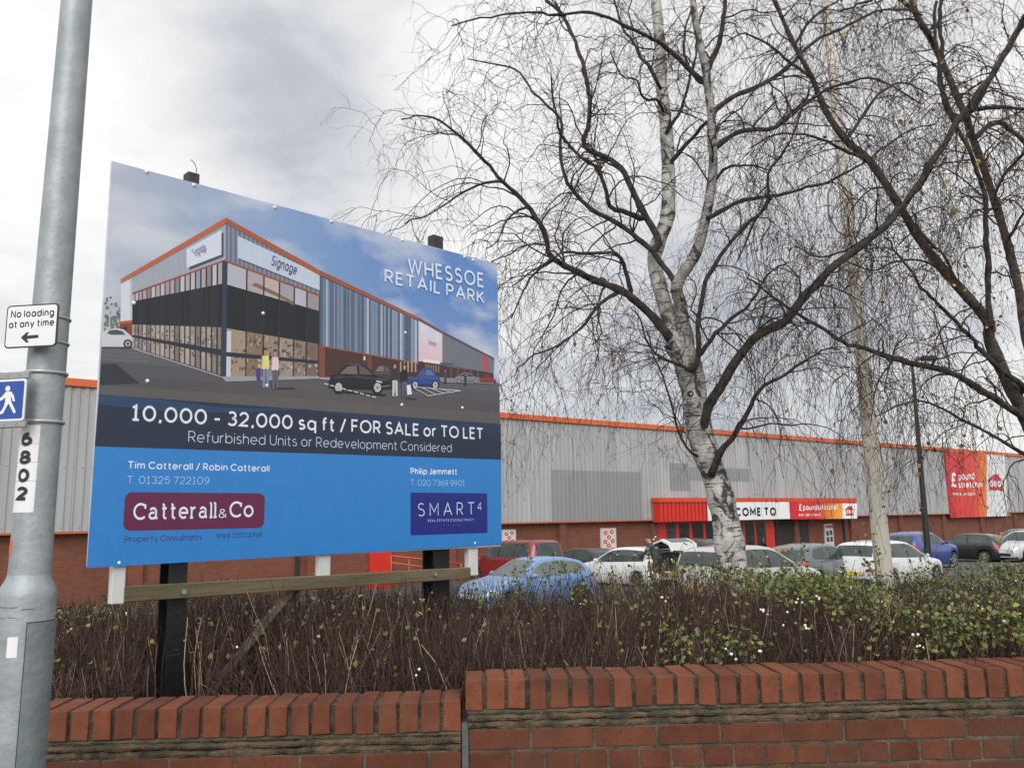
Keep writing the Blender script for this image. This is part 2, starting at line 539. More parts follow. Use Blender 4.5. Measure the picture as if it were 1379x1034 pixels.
# ------------------------------------------------------------------ retail building
BY = 0.90116
bp0 = at(675, 704, 37.0)
BR = Vector((math.sin(BY), math.cos(BY), 0))
B = Pl((bp0.x, bp0.y, 0), BR, (0, 0, 1))             # face of the metal cladding; b is height above the pavement
bl = B.hit
Z0 = B.hit(675, 704)[1]
Z1 = B.hit(675, 556)[1]
A0, A1 = B.hit(-260, 700)[0], B.hit(1560, 690)[0]
M_clad = mat('grey_cladding', (0.37, 0.373, 0.375), .45, var=.13, vscale=1.0, stretch=(1.1, 1.1, .10), metal=.1, detail=7)
M_patch = mat('overpainted_cladding', (0.25, 0.257, 0.262), .5, var=.05, vscale=1.0, stretch=(.6, .6, .12), metal=.1)
M_orange = mat('orange_trim', (0.62, 0.13, 0.035), .45, var=.1, vscale=.7)
M_red = mat('red_paint', (0.58, 0.028, 0.015), .4, var=.08, vscale=2)
M_dark = mat('dark_steel', (0.02, 0.02, 0.022), .4, var=.2)
M_glass = mat('dark_glass', (0.02, 0.024, 0.026), .06, var=.3, vscale=.8, spec=.8)
M_roof = mat('roof_sheet', (0.3, 0.3, 0.3), .6, var=.1)
def brick_far(name, c1, c2, mo):
    m = bpy.data.materials.new(name)
    m.use_nodes = True
    nt = m.node_tree
    b = nt.nodes['Principled BSDF']
    b.inputs['Roughness'].default_value = .9
    t = nt.nodes.new('ShaderNodeTexCoord')
    sp = nt.nodes.new('ShaderNodeSeparateXYZ')
    cb = nt.nodes.new('ShaderNodeCombineXYZ')
    nt.links.new(t.outputs['Object'], sp.inputs[0])
    ad = nt.nodes.new('ShaderNodeMath')
    nt.links.new(sp.outputs[0], ad.inputs[0])
    nt.links.new(sp.outputs[1], ad.inputs[1])
    nt.links.new(ad.outputs[0], cb.inputs[0])
    nt.links.new(sp.outputs[2], cb.inputs[1])
    bt = nt.nodes.new('ShaderNodeTexBrick')
    bt.inputs['Scale'].default_value = 1.0
    bt.inputs['Brick Width'].default_value = .225
    bt.inputs['Row Height'].default_value = .075
    bt.inputs['Mortar Size'].default_value = .006
    bt.inputs['Color1'].default_value = (*c1, 1)
    bt.inputs['Color2'].default_value = (*c2, 1)
    bt.inputs['Mortar'].default_value = (*mo, 1)
    nt.links.new(cb.outputs[0], bt.inputs['Vector'])
    n = nt.nodes.new('ShaderNodeTexNoise')
    n.inputs['Scale'].default_value = .8
    n.inputs['Detail'].default_value = 5
    nt.links.new(t.outputs['Object'], n.inputs['Vector'])
    mr = nt.nodes.new('ShaderNodeMapRange')
    mr.inputs[3].default_value, mr.inputs[4].default_value = .7, 1.3
    nt.links.new(n.outputs[0], mr.inputs[0])
    s = nt.nodes.new('ShaderNodeVectorMath')
    s.operation = 'SCALE'
    nt.links.new(bt.outputs[0], s.inputs[0])
    nt.links.new(mr.outputs[0], s.inputs['Scale'])
    nt.links.new(s.outputs[0], b.inputs['Base Color'])
    return m
M_bfar = brick_far('red_brickwork', (0.20, 0.062, 0.034), (0.155, 0.045, 0.026), (0.13, 0.085, 0.06))

bld = thing('retail_warehouse', 'long low retail warehouse with grey ribbed cladding over red brick behind the parked cars', 'building',
            (bp0.x, bp0.y, zc(37)), math.atan2(BR.y, BR.x))
mb = MB()
# ribbed cladding with two paler-to-darker overpainted rectangles
patches = []
for (xa, xb, yt, yb) in ((737, 860, 632, 720), (896, 925, 623, 661), (925, 1006, 628, 647)):
    a0, zt = bl(xa, yt)
    a1 = bl(xb, yt)[0]
    zb = max(Z0, bl(xa, yb)[1])
    patches.append((a0, a1, zb, zt))
P_ = .26
nrib = int((A1 - A0) / P_)
for i in range(nrib):
    x = A0 + i * P_
    prof = [(x, 0), (x + .12, 0), (x + .15, -.04), (x + .23, -.04), (x + P_, 0)]
    zs = [(Z0, Z1, 0)]
    for (a0, a1, zb, zt) in patches:
        if a0 < x < a1:
            zs = [q for q in ((Z0, zb, 0), (zb, zt, 1), (zt, Z1, 0)) if q[1] - q[0] > .01]
    for k in range(4):
        (xa, ya), (xb, yb) = prof[k], prof[k + 1]
        for (za, zb, m) in zs:
            mb.face([B.pt(xa, za, ya), B.pt(xb, za, yb), B.pt(xb, zb, yb), B.pt(xa, zb, ya)], m)
mb.build('cladding', [M_clad, M_patch], bld)
mb = MB()
for k in range(int((A1 - A0) / 1.04)):
    x = A0 + k * 1.04 + .06
    B.slab(mb, x - .006, Z0 + .02, x + .006, Z1 - .26, -.001, .004)
mb.build('sheet_joint', mat('joint_shade_grey', (0.22, 0.225, 0.23), .6, var=.2, vscale=3), bld)['kind'] = 'stuff'
mb = MB()
for k in range(nrib):
    x = A0 + k * P_ + .06
    for b_ in (Z0 + .12, (Z0 + Z1) / 2 - .4, Z1 - .5):
        B.slab(mb, x - .014, b_ - .014, x + .014, b_ + .014, 0, .012)
mb.build('fixing', mat('fixing_head', (0.16, 0.16, 0.16), .5), bld)['kind'] = 'stuff'
mb = MB()
BO = -.28
ZB = -2.2
B.slab(mb, A0, ZB, A1, Z0 + .1, BO - .3, BO)
piers = []
a = bl(761, 730)[0]
for k in range(-8, 16):
    piers.append(a + k * 6.15)
for a in piers:
    if A0 < a < A1:
        B.slab(mb, a - .22, ZB, a + .22, Z0 - .02, BO - .05, BO + .17)
# side and back walls
for aa in (A0, A1):
    B.slab(mb, aa - .15, ZB, aa + .15, Z1 - .3, -40, BO - .3)
B.slab(mb, A0, ZB, A1, Z1 - .3, -40.3, -40)
mb.build('brick_wall', M_bfar, bld)
mb = MB()
B.slab(mb, A0 - .1, Z1 - .24, A1, Z1 + .02, -.1, .09, bev=.02)
mb.build('roof_trim', M_orange, bld)
mb = MB()
B.slab(mb, A0 - .1, Z0 - .05, A1, Z0 + .02, -.3, .05)
mb.build('base_trim', mat('rust_orange_trim', (0.42, 0.12, 0.05), .5, var=.2, vscale=1), bld)
mb = MB()
q = [B.pt(A0, Z1 - .02, -.1), B.pt(A1, Z1 - .02, -.1), B.pt(A1, Z1 + 1.2, -20), B.pt(A0, Z1 + 1.2, -20), B.pt(A1, Z1 - .02, -40.2), B.pt(A0, Z1 - .02, -40.2)]
mb.add(q, [(0, 1, 2, 3), (3, 2, 4, 5)])
mb.build('roof', M_roof, bld)
for px in (404, 1143):
    mb = MB()
    a = bl(px, 740)[0]
    mb.tube([B.pt(a, ZB + 1, BO + .08), B.pt(a, Z0 - .05, BO + .08)], .07, 8)
    mb.build('downpipe', M_dark, bld, smooth=True, autosmooth=40)
# entrance canopy
CN = B.shift(.5)
ca0, cz0 = CN.hit(889, 703)
ca1 = CN.hit(1154, 700)[0]
cz1 = CN.hit(884, 676)[1]
mb = MB()
CN.slab(mb, ca0, cz0, ca1, cz1, -.45, -.06)
rp = .3
for i in range(int((ca1 - ca0) / rp)):
    x = ca0 + i * rp
    if x + .3 < CN.hit(953, 690)[0]:
        CN.slab(mb, x + .03, cz0 + .03, x + .25, cz1 - .03, -.06, .0)
mb.build('canopy', M_red, bld)
mb = MB()
CN.slab(mb, ca0 - .08, cz1, ca1 + .08, cz1 + .22, -.45, .06)
mb.build('canopy_trim', mat('orange_red_trim', (0.62, 0.06, 0.02), .4, var=.06), bld)
# shopfront below it
SF = B.shift(BO + .02)
mb = MB()
for (xa, xb) in ((885, 1042),):
    a0, a1 = SF.hit(xa, 720)[0], SF.hit(xb, 720)[0]
    SF.slab(mb, a0, -1.2, a1, Z0 - .08, -.02, .05)
sfr = mb.build('shopfront_frame', M_red, bld)
for (xa, xb) in ((897, 909), (914, 927), (932, 946), (950, 966), (972, 985), (989, 1000), (1003, 1015), (1018, 1030)):
    mb = MB()
    a0, a1 = SF.hit(xa, 720)[0], SF.hit(xb, 720)[0]
    SF.slab(mb, a0, -.75, a1, Z0 - .2, .03, .075)
    mb.build('pane', M_glass, bld)
mb = MB()
a0, a1 = SF.hit(1044, 720)[0], SF.hit(1089, 720)[0]
SF.slab(mb, a0, -1.2, a1, Z0 - .1, .0, .03)
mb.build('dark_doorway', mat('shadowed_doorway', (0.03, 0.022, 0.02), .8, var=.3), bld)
mb = MB()
a0, z1 = SF.hit(497, 741)
a1 = SF.hit(527, 741)[0]
SF.slab(mb, a0, -1.0, a1, z1, -.02, .06)
mb.build('fire_door', M_red, bld)

# ---- shop signs and posters fixed to the building
M_ink = colmat('printed_ink', .4, .03)
def I(r, g, b):
    return lin((r, g, b))
WHT = I(236, 236, 236)
def grad_strip(mb, pl, x0, x1, ytop, ybot, c0, c1, off, n=14, sl0=0, sl1=0):
    for i in range(n):
        f0, f1 = i / n, (i + 1) / n
        c = [c0[k] + (c1[k] - c0[k]) * (i + .5) / n for k in range(3)]
        xa, xb = x0 + (x1 - x0) * f0, x0 + (x1 - x0) * f1
        yt = lambda x: ytop[0] + (ytop[1] - ytop[0]) * (x - x0) / (x1 - x0)
        yb = lambda x: ybot[0] + (ybot[1] - ybot[0]) * (x - x0) / (x1 - x0)
        sa, sb = sl0 + (sl1 - sl0) * f0, sl0 + (sl1 - sl0) * f1
        pl.poly(mb, [(xa, yt(xa)), (xb, yt(xb)), (xb + sb, yb(xb)), (xa + sa, yb(xa))], off, c)
def house_emblem(mb, pl, x, y, s, off):
    R_ = I(190, 30, 60)
    hp = lambda pts, o, c: pl.poly(mb, [(x + a * s, y + b * s) for a, b in pts], off + o, c)
    hp([(-.5, -.1), (-.1, -.5), (.1, -.42), (.12, -.5), (.22, -.5), (.22, -.34), (.5, -.06), (.42, .0), (.4, .5), (-.38, .5), (-.4, 0)], .006, R_)
    pl_l = lambda a, b: (x + a * s, y + b * s)
    letters(mb, pl, 'deals', pl_l(-.34, .3), pl_l(.62, .3), pl_l(-.34, -.2), .2, off + .012, WHT, gap=.2)
# 'welcome' board
SG = CN.shift(.03)
t = thing('welcome_sign', 'white welcome sign with black capitals on the red entrance canopy', 'sign', SG.w(1008, 703), math.atan2(BR.y, BR.x))
mb = MB()
a0, a1 = SG.hit(953, 690)[0], SG.hit(1063, 690)[0]
SG.slab(mb, a0, cz0 + .02, a1, cz1 - .01, -.02, .03)
mb.build('sign_panel', mat('white_sign_sheet', (0.78, 0.78, 0.78), .4, var=.03), t)
mb = MB()
letters(mb, SG, 'WELCOME TO', (962, 696), (1045, 694.5), (962, 683.4), .25, .034, I(25, 28, 32), gap=.2)
mb.build('lettering', M_ink, t)
t = thing('shop_name_sign', 'red to yellow shop name sign with white house panel at the right of the canopy', 'sign', SG.w(1108, 700), math.atan2(BR.y, BR.x))
mb = MB()
a0, a1 = SG.hit(1064, 690)[0], SG.hit(1154, 690)[0]
SG.slab(mb, a0, cz0 + .02, a1, cz1 - .01, -.02, .03)
mb.build('sign_panel', M_red, t)
mb = MB()
grad_strip(mb, SG, 1064, 1100, (677.2, 677.4), (699, 698.6), I(200, 28, 50), I(215, 45, 40), .034)
grad_strip(mb, SG, 1100, 1134, (677.4, 677.6), (698.6, 698.2), I(215, 45, 40), I(240, 170, 40), .034)
SG.poly(mb, [(1134, 677.6), (1153.5, 677.8), (1153.5, 698), (1133, 698.2)], .034, WHT)
mb.build('printed_face', M_ink, t)
mb = MB()
letters(mb, SG, '£', (1075, 687.5), (1079.5, 687.5), (1075, 678.5), .2, .04, WHT)
letters(mb, SG, 'poundstretcher', (1081, 687), (1128, 686), (1081, 679), .2, .04, WHT, gap=.16)
letters(mb, SG, 'every penny counts...', (1075, 694.8), (1107, 694.3), (1075, 690.8), .18, .04, WHT, gap=.2)
house_emblem(mb, SG, 1143.5, 687.5, 13, .036)
mb.build('lettering', M_ink, t)
# tall banner panels
BN = B.shift(.05)
t = thing('banner_sign', 'tall red and orange shop banner with white lettering on the grey cladding', 'sign', BN.w(1300, 697), math.atan2(BR.y, BR.x))
mb = MB()
q = [BN.hit(*p) for p in ((1271, 607), (1328, 611.5), (1328, 695.5), (1280, 697.2))]
q = q[::-1]
vs = [BN.pt(a, b, .03) for a, b in q] + [BN.pt(a, b, -.04) for a, b in q]
mb.add(vs, [(0, 1, 2, 3), (7, 6, 5, 4), (0, 4, 5, 1), (1, 5, 6, 2), (2, 6, 7, 3), (3, 7, 4, 0)])
mb.build('sign_panel', mat('banner_red', (0.6, 0.03, 0.04), .45, var=.05), t)
mb = MB()
grad_strip(mb, BN, 1271.2, 1313, (607.2, 610.3), (697, 696.1), I(200, 36, 44), I(214, 62, 48), .036, 10, 8.8, 1.5)
grad_strip(mb, BN, 1313, 1328, (610.3, 611.6), (696.1, 695.6), I(214, 62, 48), I(226, 130, 44), .036, 8, 1.5, 0)
mb.build('printed_face', M_ink, t)
mb = MB()
letters(mb, BN, '£', (1281, 656), (1288.5, 656), (1281, 636), .2, .042, WHT)
letters(mb, BN, 'pound', (1290.3, 646.5), (1312.2, 645.8), (1290.3, 635.5), .2, .042, WHT, gap=.16)
letters(mb, BN, 'stretcher', (1290, 657.2), (1323.8, 656.2), (1290, 647.8), .2, .042, WHT, gap=.16)
letters(mb, BN, 'every penny counts...', (1282, 667), (1315, 667), (1282, 661.8), .2, .042, WHT, gap=.2)
mb.build('lettering', M_ink, t)
t = thing('emblem_banner', 'white banner with a small red house emblem beside the tall red banner', 'sign', BN.w(1341, 695), math.atan2(BR.y, BR.x))
mb = MB()
q = [BN.hit(*p) for p in ((1328.6, 611.6), (1352, 613.4), (1357, 694.6), (1328.6, 695.4))][::-1]
vs = [BN.pt(a, b, .03) for a, b in q] + [BN.pt(a, b, -.04) for a, b in q]
mb.add(vs, [(0, 1, 2, 3), (7, 6, 5, 4), (0, 4, 5, 1), (1, 5, 6, 2), (2, 6, 7, 3), (3, 7, 4, 0)])
mb.build('sign_panel', mat('white_banner', (0.74, 0.74, 0.75), .4, var=.03), t)
mb = MB()
house_emblem(mb, BN, 1340, 649, 22, .034)
BN.poly(mb, [(1329, 666.5), (1349, 667), (1349, 668), (1329, 667.5)], .036, I(190, 190, 195))
mb.build('lettering', M_ink, t)
# posters
def poster(xa, xb, ya, yb, label, kind):
    pl = B.shift(BO + .03)
    a0, z1 = pl.hit(xa, ya)
    a1, z0 = pl.hit(xb, yb)
    t = thing('poster', label, 'poster', pl.pt((a0 + a1) / 2, z0), math.atan2(BR.y, BR.x))
    mb = MB()
    pl.slab(mb, a0, z0, a1, z1, -.03, .05, bev=.01)
    mb.build('poster_frame', mat('pale_frame', (0.5, 0.5, 0.46), .5, var=.1), t)
    mb = MB()
    w, h = a1 - a0, z1 - z0
    if kind == 0:
        mb.face([pl.pt(a0 + .06 * w, z0 + .04 * h, .054), pl.pt(a1 - .06 * w, z0 + .04 * h, .054), pl.pt(a1 - .06 * w, z1 - .04 * h, .054), pl.pt(a0 + .06 * w, z1 - .04 * h, .054)], 0, I(205, 200, 190))
        for (u, v) in ((.3, .82), (.7, .85), (.5, .66), (.26, .5), (.74, .52), (.48, .36), (.3, .2), (.7, .2)):
            pl.disc(mb, (a0 + u * w, z0 + v * h), .13 * w, .058, 14, I(190, 50, 60), ry=.1 * w)
            pl.disc(mb, (a0 + u * w, z0 + v * h), .06 * w, .061, 12, I(220, 190, 185), ry=.04 * w)
    else:
        mb.face([pl.pt(a0 + .06 * w, z0 + .04 * h, .054), pl.pt(a1 - .06 * w, z0 + .04 * h, .054), pl.pt(a1 - .06 * w, z1 - .04 * h, .054), pl.pt(a0 + .06 * w, z1 - .04 * h, .054)], 0, I(200, 196, 188))
        for (u, v) in ((.3, .35), (.7, .35), (.3, .6), (.7, .62)):
            pl.slab(mb, a0 + (u - .15) * w, z0 + (v - .1) * h, a0 + (u + .15) * w, z0 + (v + .1) * h, .053, .058)
        mb.ink = [i if i is not None else I(60, 55, 60) for i in mb.ink]
        pl.poly(mb, [(xa + 1.5, ya + 2), (xb - 1.5, ya + 2), (xb - 1.5, ya + 6), (xa + 1.5, ya + 6)], .057, I(170, 70, 70))
    mb.build('printed_face', M_ink, t)
poster(675, 694.5, 713, 745, 'floral patterned poster on the brickwork just right of the sale board', 0)
poster(808, 830, 711, 747, 'floral patterned poster on the brickwork behind the white hatchback', 0)
poster(1109, 1123, 705, 737, 'pale notice with four dark squares on the brickwork right of the entrance', 1)
# handrail by the fire door and rails of the trolley bay
M_rail = mat('orange_red_rail', (0.6, 0.08, 0.03), .45, var=.1)
t = thing('handrail', 'orange red handrail along the ramp below the sale board', 'handrail', at(560, 775, 31.5))
pts = lambda *q: [at(x, y, Y) for x, y, Y in q]
mb = MB()
mb.tube(pts((526, 748, 31), (569, 752.5, 31.6), (622, 759, 32.2)), .025, 6)
mb.tube(pts((526, 757, 31), (569, 763, 31.6), (622, 769, 32.2)), .025, 6)
mb.build('rail', M_rail, t, smooth=True)
for x, y in ((527, 748), (551, 750.5), (588, 755), (621, 759)):
    mb = MB()
    p = at(x, y, 31.4)
    mb.tube([p, (p.x, p.y, zc(31))], .025, 6)
    mb.build('post', M_rail, t, smooth=True)
t = thing('trolley_bay', 'orange red trolley bay rails between the black hatchback and the silver car', 'trolley bay', at(1335, 748, 47))
for (x, y0, y1, dy) in ((1318, 727, 747, 0), (1333, 722, 748, 0), (1352, 722, 747, 0), (1340, 723, 745, 2), (1360, 723, 745, 2)):
    mb = MB()
    p = at(x, y0, 46.5 + dy)
    mb.tube([p, (p.x, p.y, zc(46.5))], .05, 6)
    mb.build('post', M_rail, t, smooth=True)
mb = MB()
mb.tube([at(1316, 727, 46.5), at(1333, 722, 46.5), at(1354, 722, 46.5)], .06, 6)
mb.tube([at(1318, 735, 46.5), at(1354, 733, 46.5)], .05, 6)
mb.tube([at(1333, 722, 46.5), at(1341, 723, 48.5), at(1361, 723, 48.5)], .06, 6)
mb.tube([at(1318, 742, 46.5), at(1354, 741, 46.5)], .05, 6)
mb.build('rail', M_rail, t, smooth=True)

# ------------------------------------------------------------------ the sale board
BDY = 0.797035489
bd_r = Vector((math.sin(BDY), math.cos(BDY), 0))
bd_o = Vector((-1.82836621, 3.69394811, EYE + 1.64681128))       # top left corner
BD = Pl(bd_o, bd_r, (0, 0, 1))
BWD, BHT = 2.44, 1.83
board = thing('sale_board', 'large blue sale board with a retail park picture, on black posts', 'sign board',
              (bd_o + bd_r * 1.2 - Vector((0, 0, 2.69))), math.atan2(bd_r.y, bd_r.x))
def sky_print():
    m = bpy.data.materials.new('printed_sky')
    m.use_nodes = True
    nt = m.node_tree
    b = nt.nodes['Principled BSDF']
    b.inputs['Roughness'].default_value = .3
    N, L = nt.nodes.new, nt.links.new
    t = N('ShaderNodeTexCoord')
    s = N('ShaderNodeSeparateXYZ')
    L(t.outputs['Object'], s.inputs[0])
    mp = N('ShaderNodeMapping')
    mp.inputs['Scale'].default_value = (1.1, 1, 2.2)
    mp.inputs['Rotation'].default_value = (0, .5, 0)
    L(t.outputs['Object'], mp.inputs[0])
    n = N('ShaderNodeTexNoise')
    n.inputs['Scale'].default_value = 1.7
    n.inputs['Detail'].default_value = 7
    n.inputs['Roughness'].default_value = .5
    L(mp.outputs[0], n.inputs[0])
    gx = N('ShaderNodeMapRange')          # the print runs from pale grey at the left to blue at the right
    gx.inputs[1].default_value, gx.inputs[2].default_value = -1.2, .5
    L(s.outputs[0], gx.inputs[0])
    gr = N('ShaderNodeValToRGB')
    L(gx.outputs[0], gr.inputs[0])
    e = gr.color_ramp.elements
    e[0].position, e[0].color = 0, (*lin((174, 182, 196)), 1)
    e[1].position, e[1].color = 1, (*lin((92, 134, 192)), 1)
    x = e.new(.55)
    x.color = (*lin((128, 156, 196)), 1)
    gz_ = N('ShaderNodeMapRange')         # and paler and warmer towards its horizon
    gz_.inputs[1].default_value, gz_.inputs[2].default_value = 2.4, 1.35
    gz_.inputs[4].default_value = .6
    L(s.outputs[2], gz_.inputs[0])
    m1 = N('ShaderNodeMix')
    m1.data_type = 'RGBA'
    L(gz_.outputs[0], m1.inputs[0])
    L(gr.outputs[0], m1.inputs[6])
    m1.inputs[7].default_value = (*lin((182, 182, 186)), 1)
    rp = N('ShaderNodeValToRGB')
    L(n.outputs[0], rp.inputs[0])
    rp.color_ramp.elements[0].position, rp.color_ramp.elements[1].position = .47, .66
    rp.color_ramp.elements[1].color = (.85, .85, .85, 1)
    m2 = N('ShaderNodeMix')
    m2.data_type = 'RGBA'
    L(rp.outputs[0], m2.inputs[0])
    L(m1.outputs[2], m2.inputs[6])
    m2.inputs[7].default_value = (*lin((202, 207, 216)), 1)
    L(m2.outputs[2], b.inputs['Base Color'])
    return m
M_sky = sky_print()
M_edge = mat('board_edge', (0.6, 0.6, 0.62), .5, var=.1)
M_bink = colmat('board_ink', .3, .05)
M_white = mat('white_timber', (0.60, 0.60, 0.58), .6, var=.12, vscale=20, bump=.15, bscale=50, stretch=(1, 1, .15))
M_wood = mat('weathered_timber', (0.16, 0.12, 0.07), .85, col2=(0.075, 0.075, 0.035), vscale=6, thr=(.35, .65), bump=.4, bscale=40, stretch=(.15, 1, 1))
M_grey_wood = mat('grey_timber', (0.17, 0.135, 0.095), .85, col2=(0.085, 0.07, 0.045), vscale=9, thr=(.35, .65), bump=.3, bscale=40)
M_post = mat('black_steel', (0.012, 0.012, 0.013), .38, var=.5, vscale=6, bump=.1, bscale=30)
M_bolt = mat('white_cap', (0.8, 0.8, 0.8), .35, var=.03)
mb = MB()
BD.slab(mb, 0, -BHT, BWD, 0, -.012, 0, bev=.0015)
mb.build('panel', [M_sky], board)
# coloured fields
art = MB()
Lr = [0]
def pic(c, *pts, o=None):
    Lr[0] += 1
    BD.poly(art, pts, .0006 + .000006 * Lr[0], I(*c))
def line(c, w, *pts):                     # line of printed width w (photo px) 
    for (x0, y0), (x1, y1) in zip(pts[:-1], pts[1:]):
        d = math.hypot(x1 - x0, y1 - y0)
        nx, ny = -(y1 - y0) / d * w / 2, (x1 - x0) / d * w / 2
        pic(c, (x0 + nx, y0 + ny), (x1 + nx, y1 + ny), (x1 - nx, y1 - ny), (x0 - nx, y0 - ny))
def blob(c, x, y, rx, ry, n=12, rot=0):
    pts = []
    for k in range(n):
        t = 2 * math.pi * k / n
        a, b = rx * math.cos(t), ry * math.sin(t)
        pts.append((x + a * math.cos(rot) - b * math.sin(rot), y + a * math.sin(rot) + b * math.cos(rot)))
    pic(c, *pts)
def mixc(a, b, t):
    return tuple(a[k] + (b[k] - a[k]) * t for k in range(3))
# faint trees at the left edge of the picture
for k in range(60):
    blob(rnd.choice([(92, 108, 92), (110, 122, 102), (126, 134, 116), (104, 118, 110)]), rnd.uniform(141, 162), rnd.uniform(398, 446) if k < 12 else rnd.uniform(420, 448), rnd.uniform(1.2, 3), rnd.uniform(1.5, 4), 7)
line((190, 195, 200), 1.2, (148, 404), (147, 446))
# tarmac in long bands
bands = [((136.5, 466), (672, 515.5)), ((135.5, 486), (672.5, 527)), ((134.5, 504), (672.8, 541)), ((133.7, 518), (673, 556)), ((132.6, 533), (673.4, 573))]
cols = [(90, 90, 96), (80, 79, 84), (76, 74, 77), (88, 84, 84)]
for k in range(4):
    (l0, r0_), (l1, r1_) = bands[k], bands[k + 1]
    N_ = 10
    for i in range(N_):
        f = lambda l, r, t: (l[0] + (r[0] - l[0]) * t, l[1] + (r[1] - l[1]) * t)
        c = mixc(cols[k], (96, 88, 88), .5 * math.exp(-((i / N_ - .55) / .3) ** 2))
        pic(c, f(l0, r0_, i / N_), f(l0, r0_, (i + 1) / N_), f(l1, r1_, (i + 1) / N_), f(l1, r1_, i / N_))
pic((44, 44, 52), (136, 490), (157, 490), (181, 511), (188, 516), (134, 519))
for y in (473, 478, 484):
    line((104, 102, 104), 1.1, (140, y), (200, y + 3))
# far end block of the building
pic((204, 210, 218), (163, 379), (178, 372), (178, 433), (162, 435))
pic((182, 188, 196), (174, 374), (178, 372), (178, 433), (175, 433))
pic((128, 60, 42), (161, 434), (178, 432), (177, 470), (163, 468))
pic((190, 84, 52), (160, 433), (178, 431), (178, 434), (160, 436))
pic((52, 30, 26), (166, 440), (171, 440), (171, 462), (166, 462))
# silver car
pic((196, 197, 202), (137, 449), (143, 444), (158, 442), (167, 444), (177, 453), (181, 459), (181, 467), (137, 467))
pic((70, 74, 84), (144, 449), (147, 445), (157, 444), (165, 446), (169, 451), (150, 451))
blob((40, 40, 44), 172, 463, 6.2, 6.2); blob((150, 150, 154), 172, 463, 4, 4); blob((70, 70, 74), 172, 463, 1.6, 1.6)
line((40, 40, 45), 1.6, (137, 468), (181, 468.5))
# left face: eaves, grey band, sign, glazing
pic((158, 164, 176), (178, 372), (304, 302), (304, 350), (178, 395))
for i in range(18):
    t = i / 18
    line((148, 154, 166), .5, (178 + 126 * t, 372 - 70 * t), (178 + 126 * t, 395 - 45 * t))
pic((70, 74, 84), (254, 339), (301, 313), (301, 346), (255, 364))
pic((206, 214, 226), (251, 336), (298, 310), (298, 343), (251, 361))
gl = lambda x: 395.5 - 44.5 * (x - 178) / 126
gm = lambda x: 406 - 24 * (x - 178) / 122
gb = lambda x: 437 + 4 * (x - 178) / 122
gk = lambda x: 467 + 38.5 * (x - 178) / 122
tops = [(170, 160, 168), (190, 178, 182), (150, 150, 164), (178, 158, 150), (128, 130, 140), (196, 186, 186)]
xs = [178 + 122 * (1 - (1 - i / 19) ** .92) if False else 178 + 122 * ((i / 19) ** 1.18) for i in range(20)]
for i in range(19):
    xa, xb = xs[i], xs[i + 1]
    c = tops[i % 6]
    pic(c, (xa, gl(xa)), (xb, gl(xb)), (xb, gm(xb)), (xa, gm(xa)))
    pic(mixc((18, 21, 28), (34, 37, 44), rnd.random()), (xa, gm(xa)), (xb, gm(xb)), (xb, gb(xb)), (xa, gb(xa)))
    pic(mixc((120, 108, 100), (176, 162, 152), rnd.random()), (xa, gb(xa)), (xb, gb(xb)), (xb, gk(xb)), (xa, gk(xa)))
    for q in range(7):
        u = rnd.uniform(.05, .75)
        ya = gb(xa) + (gk(xa) - gb(xa)) * rnd.uniform(.1, .8)
        w_ = (xb - xa)
        hh_ = rnd.uniform(1.5, 5)
        pic(rnd.choice([(104, 90, 82), (88, 80, 80), (186, 176, 166), (132, 110, 92)]), (xa + u * w_, ya), (xa + min(1, u + .35) * w_, ya), (xa + min(1, u + .35) * w_, ya + hh_), (xa + u * w_, ya + hh_))
ym = lambda x, t: gb(x) + (gk(x) - gb(x)) * t
pic((38, 42, 54), (178, ym(178, .47)), (300, ym(300, .47)), (300, ym(300, .60)), (178, ym(178, .56)))
for x in xs[1:]:
    w_ = .8 + 1.6 * (x - 178) / 122
    line((36, 40, 50), w_, (x, gl(x)), (x - .5, gk(x)))
line((150, 70, 52), 2.2, (178, 395.5), (304, 350.5))
line((158, 160, 166), 1.6, (178, 469), (298, 507.5))
# right face
re = lambda x: 300 + (370 - 300) * (x - 304) / 126 if x <= 430 else 370 + (431 - 370) * (x - 430) / 133 if x <= 563 else 431 + (484 - 431) * (x - 563) / 102
pic((104, 112, 128), (304, 300), (430, 370), (430, 398), (304, 352))
for i in range(42):
    x = 304 + 3 * i
    if i % 2:
        pic((150, 158, 172), (x, re(x)), (x + 1.2, re(x + 1)), (x + 1.2, 352 + 46 * (x + 1 - 304) / 126), (x, 352 + 46 * (x - 304) / 126))
pic((60, 66, 80), (322, 321), (432, 371.5), (432, 393.5), (322, 350))
pic((188, 199, 214), (320, 318), (430.5, 369.5), (430.5, 391.5), (320, 347.5))
tl = lambda x: 353 + 46 * (x - 304) / 126
tm = lambda x: 383 + 36 * (x - 304) / 126
tb = lambda x: 442 + 21.5 * (x - 304) / 126
mul = [305, 332, 355, 376, 396, 413, 430]
for i in range(6):
    xa, xb = mul[i], mul[i + 1]
    pic(((176, 176, 188), (172, 158, 158), (186, 170, 160), (160, 152, 160), (178, 176, 186), (150, 142, 140))[i], (xa, tl(xa)), (xb, tl(xb)), (xb, tm(xb)), (xa, tm(xa)))
    pic(((16, 18, 22), (26, 27, 32), (18, 19, 24), (23, 24, 28), (17, 18, 23), (28, 28, 32))[i], (xa, tm(xa)), (xb, tm(xb)), (xb, tb(xb)), (xa, tb(xa)))
    pic(((158, 138, 118), (132, 110, 90), (146, 128, 114), (150, 138, 128), (136, 118, 106), (120, 96, 84))[i], (xa, tb(xa)), (xb, tb(xb)), (xb, 508), (xa, 508))
pic((120, 98, 76), (338, 384), (378, 402), (396, 412), (396, 407), (366, 391), (344, 381))
